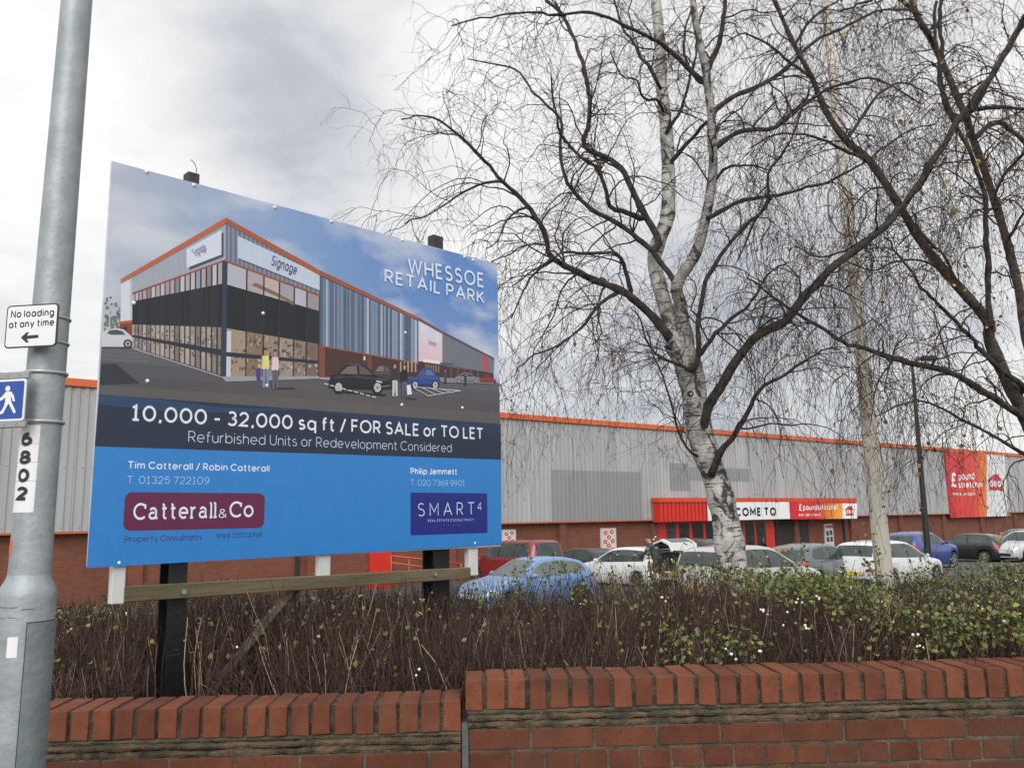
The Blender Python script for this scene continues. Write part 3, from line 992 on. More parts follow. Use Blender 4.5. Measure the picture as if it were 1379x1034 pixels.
for k in range(170):
    x = rnd.uniform(306, 426)
    y = rnd.uniform(tb(x) + 2, 500)
    w_, h_ = rnd.uniform(1, 4.5), rnd.uniform(1, 6)
    pic(mixc(rnd.choice([(96, 72, 50), (196, 170, 128), (74, 60, 54), (176, 160, 146), (206, 196, 182), (120, 82, 50), (150, 120, 80), (60, 56, 60)]), (140, 122, 108), .35), (x, y), (x + w_, y), (x + w_, min(y + h_, 506)), (x, min(y + h_, 506)))
pic((196, 200, 210), (305, 446), (311, 446), (310, 508), (304, 508))
pic((34, 38, 50), (304, 474), (430, 486), (430, 490), (304, 480))
for x in mul[1:]:
    line((36, 42, 56), 1.8, (x, tl(x)), (x - 1.5, 508))
line((150, 74, 54), 2.4, (304, 352), (430, 398))
pic((44, 52, 70), (299, 352), (306, 353), (303.5, 508), (296.5, 507))
pic((150, 150, 156), (297, 507), (430, 506.5), (430, 510), (304, 514))
# ribbed wall
lo = lambda x: 465 + 24 * (x - 430) / 133
N_ = 54
x = 430.0
i = 0
while x < 563:
    w_ = rnd.uniform(1.2, 3.2) if x < 505 else rnd.uniform(2.0, 3.0)
    c = rnd.choice([(98, 112, 136), (132, 146, 168), (84, 98, 122), (168, 180, 198), (110, 124, 146)]) if i % 2 else rnd.choice([(72, 84, 106), (88, 100, 122), (120, 134, 156)])
    xb = min(563, x + w_)
    pic(c, (x, re(x) + 2), (xb, re(xb) + 2), (xb, lo(xb)), (x, lo(x)))
    x = xb
    i += 1
pic((74, 90, 112), (430, 372), (434, 374), (434, 466), (430, 465))
pic((70, 42, 36), (429, 466), (563, 490), (563, 506), (430, 508))
pic((122, 68, 52), (429, 466), (437, 468), (437, 507), (429, 508))
pic((110, 62, 48), (494, 478), (500, 479), (500, 500), (494, 500))
line((150, 82, 60), 1.6, (429, 465.5), (563, 489.5))
for k in range(5):
    xx = 538 + k * 5
    pic((176, 150, 118), (xx, 487), (xx + 2, 487.5), (xx + 2, 501), (xx, 501))
# white panel and the far wing
pic((110, 114, 124), (595, 450), (665, 484), (664, 503), (595, 490))
for i in range(12):
    x = 596 + i * 5.5
    line((100, 104, 114), .8, (x, re(x) + 3), (x, 490 + (x - 595) * .18))
for i in range(8):
    t0, t1 = i / 8, (i + 1) / 8
    c = mixc((206, 208, 222), (222, 182, 186), t0)
    y0 = lambda x: re(x) + 1 + (486.5 + (x - 563) * .09 - re(x) - 1) * t0
    y1 = lambda x: re(x) + 1 + (486.5 + (x - 563) * .09 - re(x) - 1) * t1
    pic(c, (563, y0(563)), (595, y0(595)), (595, y1(595)), (563, y1(563)))
pic((62, 44, 42), (563, 487), (664, 503), (664, 514), (563, 507))
for k in range(6):
    pic((130, 110, 92), (572 + k * 3.4, 490 + k * .5), (573.8 + k * 3.4, 490 + k * .5), (573.8 + k * 3.4, 502), (572 + k * 3.4, 502))
for k in range(5):
    pic((120, 66, 54), (606 + k * 9, 493 + k * 1.8), (608 + k * 9, 493 + k * 1.8), (608 + k * 9, 508 + k * .6), (606 + k * 9, 508 + k * .6))
pic((226, 224, 222), (569, 483), (592, 486.5), (592, 490.5), (569, 487.5))
pic((92, 82, 80), (592, 488), (611, 489), (609, 491), (592, 492))
pic((190, 62, 80), (650, 477.5), (656, 480.5), (656, 499.5), (650, 498.5))
pic((130, 126, 126), (563, 506), (664, 513), (664, 517), (600, 515), (563, 509))
pic((150, 148, 148), (430, 508), (444, 508), (444, 512), (430, 511))
# eaves last so they sit over everything
pic((186, 94, 56), (162.5, 376), (304, 293.5), (304, 301), (162.5, 381.5))
pic((166, 84, 52), (304, 293.5), (430, 364), (430, 371), (304, 301))
pic((150, 80, 56), (430, 364), (563, 427.5), (563, 432), (430, 371))
pic((118, 72, 62), (563, 427.5), (595, 446), (595, 450), (563, 432))
pic((84, 74, 80), (595, 446), (665, 482), (665, 485), (595, 450))
# parked cars in the picture
def pcar(c, hi, x0, x1, yb, h, wheel=True, flip=False):
    w_ = x1 - x0
    X = lambda t: x0 + w_ * (1 - t if flip else t)
    def curve(*q):
        o = []
        for i in range(len(q)):
            a, b, c_, d = q[i - 1], q[i], q[(i + 1) % len(q)], q[(i + 2) % len(q)]
            for k in range(5):
                t = k / 5
                o.append(tuple(.5 * (2 * b[j] + (c_[j] - a[j]) * t + (2 * a[j] - 5 * b[j] + 4 * c_[j] - d[j]) * t * t + (3 * b[j] - a[j] - 3 * c_[j] + d[j]) * t ** 3) for j in (0, 1)))
        return o
    pic(c, *curve((X(0), yb - .18 * h), (X(.02), yb - .55 * h), (X(.12), yb - .62 * h), (X(.26), yb - .95 * h), (X(.45), yb - h), (X(.6), yb - .92 * h), (X(.74), yb - .6 * h), (X(.95), yb - .45 * h), (X(1), yb - .3 * h), (X(.98), yb - .08 * h), (X(.1), yb - .1 * h)))
    pic(mixc(c, (255, 255, 255), .16), (X(.06), yb - .52 * h), (X(.5), yb - .56 * h), (X(.9), yb - .42 * h), (X(.9), yb - .39 * h), (X(.5), yb - .51 * h), (X(.06), yb - .47 * h))
    pic(mixc(c, (0, 0, 0), .45), (X(.2), yb - .1 * h), (X(.72), yb - .1 * h), (X(.72), yb - .17 * h), (X(.2), yb - .17 * h))
    pic(hi, (X(.17), yb - .64 * h), (X(.29), yb - .9 * h), (X(.44), yb - .93 * h), (X(.46), yb - .62 * h))
    pic(mixc(hi, (60, 64, 74), .5), (X(.49), yb - .62 * h), (X(.48), yb - .93 * h), (X(.58), yb - .87 * h), (X(.7), yb - .6 * h))
    if wheel:
        for t in (.15, .78):
            blob((26, 26, 28), X(t), yb - .14 * h, .2 * h, .24 * h)
            blob((190, 190, 194), X(t), yb - .14 * h, .13 * h, .17 * h)
            for a in range(5):
                line((90, 90, 94), .6, (X(t), yb - .14 * h), (X(t) + .12 * h * math.cos(a * 1.257), yb - .14 * h + .15 * h * math.sin(a * 1.257)))
            blob((110, 110, 114), X(t), yb - .14 * h, .04 * h, .05 * h)
pcar((62, 54, 54), (120, 108, 104), 498, 538, 516, 25, False)
pcar((22, 24, 30), (112, 100, 94), 443, 526, 527, 37)
pic((58, 64, 78), (506, 508), (520, 510), (524, 513), (508, 512)); pic((44, 48, 60), (452, 505), (500, 510), (500, 511.5), (452, 507)); pic((70, 78, 94), (470, 489.5), (484, 490.5), (488, 493), (468, 491))
pic((12, 13, 16), (450, 526), (520, 531), (518, 533), (452, 528))
line((200, 206, 214), 1.6, (506, 513), (514, 515)); line((120, 124, 130), 1.2, (512, 521), (525, 519))
pcar((40, 66, 136), (92, 108, 148), 549, 592, 522, 26, True, True)
pcar((120, 122, 128), (60, 62, 70), 612, 648, 515, 13, True)
pcar((132, 44, 46), (70, 44, 48), 645, 667, 516, 12, False)
for k in range(9):
    line((204, 204, 208), 1.3, (436 + k * 8, 516.6 + k * 2.15), (441.5 + k * 8, 518 + k * 2.15))
for k in range(5):
    line((186, 186, 190), 1.0, (556 + k * 12, 522 + k * .6), (576 + k * 11, 533 - k * 1.5))
line((190, 190, 194), 1.0, (556, 521), (619, 526)); line((190, 190, 194), 1.0, (576, 533), (619, 526))
def pperson(x, y, h, top, leg, hair=(50, 36, 30)):
    pic0 = pic
    def pic1(c, *q):
        pic0(c, *[(x + (a - x) * .58, b) for a, b in q])
    _person(pic1, x, y, h, top, leg, hair)
def _person(pic, x, y, h, top, leg, hair):
    pic(leg, (x - .12 * h, y - .5 * h), (x + .13 * h, y - .5 * h), (x + .14 * h, y - .02 * h), (x + .05 * h, y), (x + .01 * h, y - .36 * h), (x - .04 * h, y), (x - .13 * h, y - .02 * h))
    pic(top, (x - .13 * h, y - .8 * h), (x + .13 * h, y - .8 * h), (x + .17 * h, y - .55 * h), (x + .13 * h, y - .47 * h), (x - .13 * h, y - .47 * h), (x - .18 * h, y - .58 * h))
    pic(hair, *[(x + .085 * h * math.cos(k * .628), y - .91 * h + .09 * h * math.sin(k * .628)) for k in range(10)])
    pic((176, 138, 118), *[(x + .07 * h * math.cos(k * .628), y - .88 * h + .065 * h * math.sin(k * .628)) for k in range(10)])
    pic(mixc(top, (30, 30, 34), .25), (x - .17 * h, y - .78 * h), (x - .11 * h, y - .78 * h), (x - .14 * h, y - .46 * h), (x - .2 * h, y - .48 * h))
    pic(mixc(leg, (20, 20, 24), .4), (x - .01 * h, y - .5 * h), (x + .02 * h, y - .5 * h), (x + .015 * h, y - .08 * h), (x - .02 * h, y - .08 * h))
pperson(357, 523, 55, (222, 206, 130), (120, 134, 160))
pperson(370, 524, 54, (220, 196, 204), (96, 98, 108))
pic((74, 44, 140), (344.5, 497), (350, 496), (350.5, 512), (345, 512))
line((48, 46, 48), 1.6, (372, 523), (396, 522.5))
pperson(531, 534, 46, (40, 44, 54), (200, 196, 190))
pperson(544, 536, 47, (24, 24, 28), (86, 92, 108))
line((48, 46, 48), 1.6, (546, 536), (560, 537))
pic((220, 220, 236), (547, 519), (552, 518), (554, 531), (548, 532))
pperson(599, 517, 20, (60, 70, 100), (50, 54, 70))
pperson(626, 520, 17, (44, 46, 56), (40, 44, 52))
pperson(490, 492, 15, (210, 206, 204), (80, 70, 66))
# dark and blue bands with their logo boxes
def tri(y0, y1, x):
    return y0 + (y1 - y0) * (x - 133) / 540
Lr[0] += 2
pic((30, 40, 62), (132.8, 531), (673.6, 571), (674.2, 619), (126.9, 601))
pic((36, 62, 96), (132.8, 531), (200, 536), (300, 549), (420, 551), (300, 556), (200, 552), (131.9, 544))
pic((32, 50, 76), (420, 552.5), (673.6, 571), (673.8, 583), (560, 578))
# logo corners follow the board
pic((44, 125, 196), (126.9, 601), (674.2, 619), (674.5, 733), (116.2, 764.3))
art.build('printed_picture', M_bink, board)
def rounded(c, corners, rad, off):
    q = [BD.hit(*p) for p in corners]
    a0, a1 = (q[0][0] + q[3][0]) / 2, (q[1][0] + q[2][0]) / 2
    b1, b0 = (q[0][1] + q[1][1]) / 2, (q[2][1] + q[3][1]) / 2
    lg = MB()
    pts = []
    for (cx, cy, t0) in ((a1 - rad, b1 - rad, 0), (a0 + rad, b1 - rad, 90), (a0 + rad, b0 + rad, 180), (a1 - rad, b0 + rad, 270)):
        for k in range(6):
            t = math.radians(t0 + 18 * k)
            pts.append((cx + rad * math.cos(t), cy + rad * math.sin(t)))
    lg.face([BD.pt(a, b, off) for a, b in pts], 0, I(*c))
    lg.build('logo_box', M_bink, board)
OL = .0006 + .000006 * (Lr[0] + 40)
rounded((98, 30, 68), ((167, 663.6), (356, 663), (355, 710), (165.5, 715.5)), .032, OL)
rounded((24, 36, 122), ((552, 664.2), (655.4, 663), (655.4, 716.5), (552, 721.5)), .001, OL)
TO = OL + .0002
WT_ = I(222, 228, 236)
def bt(s, a, b, c, wt, ink=WT_, **k):
    mb = MB()
    letters(mb, BD, s, a, b, c, wt, TO, ink, dz=.00008, **k)
    mb.build('lettering', M_bink, board)
bt('WHESSOE', (548.5, 368.5), (651, 388), (546, 346.5), .15, I(214, 222, 236), gap=.2)
bt('RETAIL PARK', (517, 380.5), (651.5, 409.5), (517, 362.5), .15, I(214, 222, 236), gap=.2)
bt('10,000 - 32,000 sq ft / FOR SALE or TO LET', (176, 566.5), (650, 592), (176, 544.6), .15)
bt('Refurbished Units or Redevelopment Considered', (252.7, 595.2), (607.4, 609), (252.7, 580), .075, I(190, 202, 216))
bt('Tim Catterall / Robin Catterall', (171, 631), (362, 635.2), (171, 620.6), .15)
bt('T. 01325 722109', (170, 651), (281, 652), (170, 640.6), .08, I(172, 204, 236))
bt('C@tter@ll', (178.5, 700.2), (290, 697.4), (179.5, 677), .14, slab=.12, gap=.2)
bt('&', (293.5, 697.3), (304.5, 697), (293.5, 685), .09)
bt('Co', (308, 697), (340.5, 696), (308, 674.8), .14, slab=.12)
bt('Property Consultants', (167.2, 730), (271, 726.5), (167.2, 721.6), .13, I(66, 40, 110), slab=.1)
bt('www.cattco.live', (290.5, 724.6), (351.8, 722.8), (290.5, 715.5), .1, I(34, 44, 84))
bt('Philip Jemmett', (552, 638.8), (614.8, 639.2), (552, 629.8), .17)
bt('T. 020 7369 9901', (552, 653.8), (625, 654.4), (552, 645.4), .08, I(172, 204, 236))
bt('SMART', (562, 695.2), (638.3, 692.8), (562, 677.2), .075, I(206, 214, 236), gap=.5)
bt('4', (642.2, 687), (648, 687), (642.2, 675.8), .09, I(206, 214, 236))
bt('REAL ESTATE CONSULTANCY', (575.5, 702.6), (637, 701.2), (575.5, 699), .13, I(200, 208, 230), gap=.4)
bt('....', (596.3, 708), (616.5, 707.5), (596.3, 700), .2, I(200, 208, 230), gap=1.2)
# 'Signage' on the pictured building
bt('Signage', (364, 357), (398, 370.5), (364, 342.5), .12, I(62, 54, 108), gap=.2)
bt('Signage', (263, 345.5), (278.5, 336.2), (263, 333), .12, I(110, 96, 140), gap=.2)
bt('Signage', (575.5, 463), (586.5, 466.3), (575.5, 456.5), .12, I(130, 110, 150), gap=.2)
# white bolt caps
for (x, y) in ((197.5, 231.5), (261, 249.5), (370, 279.5), (446, 298.5), (541.5, 323.5), (625.5, 346), (637, 350.5), (180, 408), (354, 422), (545.5, 448), (198.5, 513), (359, 519), (541, 545), (622.5, 549), (160, 757.5), (639, 731)):
    mb = MB()
    a, b = BD.hit(x, y)
    pr = [(.0, .008), (.006, .007), (.009, .004), (.0095, 0.0)]
    vs, n = [], 12
    vs.append(BD.pt(a, b, TO + .006))
    for r, o in pr[1:]:
        vs += [BD.pt(a + r * math.cos(2 * math.pi * k / n), b + r * math.sin(2 * math.pi * k / n), o) for k in range(n)]
    fs = [(0, 1 + k, 1 + (k + 1) % n) for k in range(n)]
    for j in range(2):
        fs += [(1 + j * n + k, 1 + (j + 1) * n + k, 1 + (j + 1) * n + (k + 1) % n, 1 + j * n + (k + 1) % n) for k in range(n)]
    mb.add(vs, fs)
    mb.build('bolt_cap', M_bolt, board, smooth=True)
# framing behind: white battens, steel posts, rail and strut
def batten(xa, xb, ybot):
    pl = BD.shift(-.035)
    a0 = pl.hit(xa, ybot)[0]
    a1, b0 = pl.hit(xb, ybot)
    mb = MB()
    pl.slab(mb, a0, b0, a1, -.03, -.022, .022, bev=.003)
    mb.build('batten', M_white, board)
batten(147, 165, 812)
batten(427, 442, 775)
batten(628.5, 641, 774)
def hpost(xa, xb, y, ytop, xtop, zb):
    pl = BD.shift(-.125)
    a0 = pl.hit(xa, y)[0]
    a1 = pl.hit(xb, y)[0]
    ac = (a0 + a1) / 2
    hw = (a1 - a0) / 2
    bt_ = pl.hit(xtop, ytop)[1]
    b0 = zb - bd_o.z
    mb = MB()
    zt_ = -.12
    pl.slab(mb, ac - hw, b0, ac + hw, zt_, .05, .058)
    pl.slab(mb, ac - hw, b0, ac + hw, zt_, -.058, -.05)
    pl.slab(mb, ac - .006, b0, ac + .006, zt_, -.05, .05)
    p = mb.build('post', M_post, board)
    mb = MB()
    pl.slab(mb, ac - hw * .72, zt_ - .05, ac + hw * .72, bt_, -.03, .03, bev=.003)
    mb.build('post_cap', mat('rusty_cap', (0.05, 0.04, 0.035), .7, var=.4), p)
hpost(218, 242, 850, 234, 255, .55)
hpost(577, 597, 800, 319, 587, .5)
pl = BD.shift(-.03)
(a0, b0), (a1, b1) = pl.hit(165, 800), pl.hit(631, 771)
mb = MB()
bh = (pl.hit(165, 790)[1] - pl.hit(165, 811)[1])
mb.obox(pl.pt((a0 + a1) / 2, (b0 + b1) / 2), (pl.pt(a1, b1) - pl.pt(a0, b0)) / 2, pl.u * bh / 2, pl.n * .022, 0, .004)
mb.build('rail', M_wood, board)
for (x, y) in ((244, 796), (582, 773)):
    mb = MB()
    a, b = pl.hit(x, y)
    mb.tube([pl.pt(a, b, .015), pl.pt(a, b, .036)], .013, 6)
    mb.build('bolt', mat('galvanised_bolt', (0.4, 0.4, 0.4), .4, metal=.8), board)
mb = MB()
pb = BD.shift(-.075)
p0 = pb.w(398, 790)
p1 = at(240, 987, 4.38)
mb.beam(p0, p1, .045, .062, up=(p1 - p0).normalized().cross(Vector((1, 0, 0))), bev=.004)
mb.build('strut', M_grey_wood, board)
mb = MB()
q = BD.shift(-.05)
a, b = q.hit(264, 243)
mb.tube([q.pt(a, b - .02), q.pt(a, b + .06), q.pt(a - .01, b + .085), q.pt(a - .03, b + .1)], .002, 5)
mb.build('wire', M_dark, board)

# ------------------------------------------------------------------ galvanised lamp column at the left
M_galv = mat('galvanised_steel', (0.265, 0.295, 0.31), .5, col2=(0.335, 0.365, 0.375), vscale=11, thr=(.40, .60), metal=.35, bump=.12, bscale=55)
M_galv2 = mat('galvanised_door', (0.15, 0.18, 0.185), .55, col2=(0.23, 0.26, 0.265), vscale=10, thr=(.3, .7), metal=.3, bump=.15, bscale=45)
M_band = mat('steel_band', (0.5, 0.5, 0.48), .35, var=.15, metal=.7)
M_blk = mat('black_print', (0.015, 0.015, 0.017), .4)
M_sgnw = mat('white_sign_face', (0.72, 0.72, 0.72), .35, var=.03)
M_sgnb = mat('grey_sign_back', (0.3, 0.31, 0.32), .5, var=.1, metal=.4)
M_blue = mat('blue_sign_face', (0.012, 0.06, 0.30), .35, var=.05)
q0, q1 = at(25, 950, 2.47), at(103.5, 0, 2.47)
ax_d = (q1 - q0).normalized()
def axis(z):
    return q0 + ax_d * ((z - q0.z) / ax_d.z)
def py_z(py):
    return at(103.5 - .0826 * py, py, 2.47).z
def px_r(py, half):
    p = axis(py_z(py))
    return half / FPX * (p - Vector((0, 0, EYE))).dot(fw)
f0 = (Vector((0, 0, 0)) - Vector((q0.x, q0.y, 0))).normalized()      # towards the viewer
s0 = f0.cross(Vector((0, 0, -1))).normalized()
if s0.x < 0: s0 = -s0
def cyl(z, ang, r):
    a = math.radians(ang)
    return axis(z) + (f0 * math.cos(a) + s0 * math.sin(a)) * r
col_ = thing('lamp_column', 'tall grey galvanised lamp column with a stout base in the left foreground', 'lamp column', (axis(0).x, axis(0).y, 0))
zs_ = [(py_z(800), px_r(800, 35)), (py_z(792), px_r(792, 34)), (py_z(778), px_r(778, 27.2)), (py_z(774), px_r(774, 26.2)), (py_z(760), px_r(760, 25.6)), (py_z(500), px_r(500, 23.8)), (py_z(0), px_r(0, 18.8)), (5.5, .045), (8.0, .04)]
RS = px_r(500, 23.8)
def shaft_r(z):
    a, b = (py_z(760), px_r(760, 25.6)), (py_z(0), px_r(0, 18.8))
    return a[1] + (b[1] - a[1]) * (z - a[0]) / (b[0] - a[0])
mb = MB()
mb.tube([axis(z) for z, r in zs_[3:]], [r for z, r in zs_[3:]], 40)
mb.build('shaft', M_galv, col_, smooth=True, autosmooth=50)
mb = MB()
rb = zs_[0][1]
prof = [(-.02, rb)] + [(zs_[0][0] - .004, rb), (zs_[0][0], rb * .998), (zs_[1][0], zs_[1][1]), ((zs_[1][0] + zs_[2][0]) / 2, (zs_[1][1] + zs_[2][1]) / 2), (zs_[2][0], zs_[2][1]), (zs_[3][0] + .004, zs_[3][1] * .99)]
mb.tube([axis(z) for z, r in prof], [r for z, r in prof], 48)
base_ = mb.build('base', M_galv, col_, smooth=True, autosmooth=60)
def patch(mb, z0, z1, a0, a1, off, rf, n=14, tilt=0.0):
    vs, k = [], n + 1
    for z in (z0, z1):
        for i in range(k):
            a = a0 + (a1 - a0) * i / n
            zz = z + (tilt * i / n if z == z1 else 0)
            vs.append(cyl(zz, a, rf(zz) + off))
    for z in (z0, z1):
        for i in range(k):
            a = a0 + (a1 - a0) * i / n
            zz = z + (tilt * i / n if z == z1 else 0)
            vs.append(cyl(zz, a, rf(zz) - .002))
    fs = [(i, i + 1, k + i + 1, k + i) for i in range(n)]
    fs += [(k + i, k + i + 1, 3 * k + i + 1, 3 * k + i) for i in range(n)] + [(i + 1, i, 2 * k + i, 2 * k + i + 1) for i in range(n)]
    fs += [(0, k, 3 * k, 2 * k), (k + n, n, 2 * k + n, 3 * k + n)]
    mb.add(vs, fs)
mb = MB()
zd = py_z(836)
patch(mb, .25, zd, 4, 108, .0045, lambda z: rb, 18)
mb.build('access_door', M_galv2, col_, smooth=True, autosmooth=40)
mb = MB()
patch(mb, .25, zd, 2.2, 3.9, .0008, lambda z: rb, 1)
patch(mb, zd, zd + .0035, 2.2, 108, .0008, lambda z: rb, 18)
mb.build('door_gap', mat('dark_gap', (0.05, 0.055, 0.06), .8), col_)
mb = MB()
patch(mb, py_z(880), py_z(853), -32, -11, .0012, lambda z: rb, 8)
mb.build('blank_sticker', M_sgnw, col_)
mb = MB()
for (py, a0, a1) in ((815, -60, -18), (829, -70, -40), (828, -35, -12), (818, -10, 14)):
    patch(mb, py_z(py), py_z(py) + .003, a0, a1, .0006, lambda z: rb, 8, tilt=rnd.uniform(-.004, .004))
mb.build('scratch', mat('dark_scratch', (0.12, 0.13, 0.14), .7), col_)
mb = MB()
patch(mb, py_z(747), py_z(723), -95, -66, .001, shaft_r, 5)
mb.build('orange_paint_mark', M_orange, col_)
# number strip 6802
class Wrap:
    wrap = True
    def pt(s, a, b, off=0.0):
        return cyl(b, math.degrees(a / RS), shaft_r(b) + off)
wr = Wrap()
for k, ch in enumerate('6802'):
    y0 = 575 + k * 24.6
    y1 = 690 if k == 3 else y0 + 24.0
    mb = MB()
    patch(mb, py_z(y1), py_z(y0), -84, -3, .0012, shaft_r, 12)
    nl = mb.build('number_label', M_sgnw, col_, smooth=False)
    mb = MB()
    yb = 584 + k * 23.9
    za, zb_ = py_z(yb + 18.5), py_z(yb)
    letters(mb, wr, ch, (-.055, za), (-.020, za), (-.055, zb_), .25, .0026, uv=True)
    mb.build('number', M_blk, nl)
# bands
def band(mb, py, h, off):
    z = py_z(py)
    mb.tube([cyl(z, a, shaft_r(z) + off) for a in range(-180, 181, 10)], h, 6, cap=False)
def sign_plane(tl, tr, dmid):
    d0, d1 = ray(*tl), ray(*tr)
    k = (d0.z / d0.y) / (d1.z / d1.y)
    dl = 2 * dmid / (1 + k)
    p0, p1 = at(*tl, dl), at(*tr, dl * k)
    r = (p1 - p0).normalized()
    n = r.cross(ax_d).normalized()
    u = n.cross(r)
    return Pl(p0, r, u)
NL = sign_plane((10, 412), (79.5, 408), 2.375)
t = thing('no_loading_sign', 'small white no loading plate with black border and arrow on the lamp column', 'sign', NL.w(42, 470))
a1_, b1_ = NL.hit(79.5, 408)
a0_, b0_ = NL.hit(5, 469.5)
mb = MB()
NL.slab(mb, 0.0, b0_, a1_, 0.0, -.003, 0, rad=.012)
mb.build('plate', M_blk, t)
mb = MB()
NL.slab(mb, .004, b0_ + .004, a1_ - .004, -.004, -.001, .0008, rad=.009)
mb.build('face', M_sgnw, t)
mb = MB()
letters(mb, NL, 'No loading', (15, 428.5), (73, 425.3), (15, 418.3), .17, .0014, dz=.0001, gap=.17)
letters(mb, NL, 'at any time', (12, 442.5), (73, 438.5), (12, 432.5), .17, .0014, dz=.0001, gap=.17)
mb.build('lettering', M_blk, t)
mb = MB()
NL.poly(mb, [(28.5, 454.7), (36, 447.8), (39.5, 447.3), (36.5, 452), (52, 450.8), (52, 455), (36.5, 456.5), (39, 461), (35.5, 461.5)], .0014)
mb.build('arrow', M_blk, t)
for py in (430, 463):
    mb = MB()
    band(mb, py, .0045, .002)
    mb.build('clip', M_galv, t, smooth=True)
PS = sign_plane((0, 510), (35, 508), 2.372)
t = thing('pedestrian_sign', 'blue walking route sign with white figure clamped to the lamp column', 'sign', PS.w(0, 566))
ar, bt0 = PS.hit(36, 509.5)
bb = PS.hit(29, 566)[1]
hh = bt0 - bb
al = ar - hh * 1.35
mb = MB()
PS.slab(mb, al, bb, ar, bt0, -.003, 0, rad=.008)
mb.build('plate', M_sgnw, t)
mb = MB()
PS.slab(mb, al + .006, bb + .006, ar - .006, bt0 - .006, -.001, .0008, rad=.006)
mb.build('face', M_blue, t)
mb = MB()
PS.poly(mb, [(8, 528), (15.5, 527), (19, 532), (20.8, 540), (18.2, 541), (16.6, 535.5), (15.2, 534), (15.8, 541), (19, 548), (22, 555), (19, 556.8), (15.8, 550.5), (12.3, 543.5), (9, 548), (5, 556.5), (-1, 558.5), (-1.5, 555.4), (2.6, 553), (6, 546.5), (7.4, 541), (8, 535), (4, 538.5), (-2, 541), (-3, 538), (3.5, 534)], .0016)
PS.disc(mb, PS.hit(11.2, 523.3), PS.hit(14.5, 523)[0] - PS.hit(11.2, 523)[0], .0018, 16)
mb.build('figure', M_sgnw, t)
for (b0, b1) in ((bt0 + .001, bt0 + .021), (bb - .019, bb - .001)):
    mb = MB()
    PS.slab(mb, al, b0, ar + .004, b1, -.012, 0.0, bev=.002)
    for f in (.35, .6, .85):
        a = al + (ar - al) * f
        PS.slab(mb, a - .002, (b0 + b1) / 2 - .002, a + .002, (b0 + b1) / 2 + .002, 0, .002)
    mb.build('channel', M_sgnb, t)
for py in (503.5, 569):
    mb = MB()
    z = py_z(py)
    mb.tube([cyl(z, a, shaft_r(z) + .004) for a in range(-180, 181, 10)], .0055, 6, cap=False)
    mb.build('clamp_band', M_band, t, smooth=True)

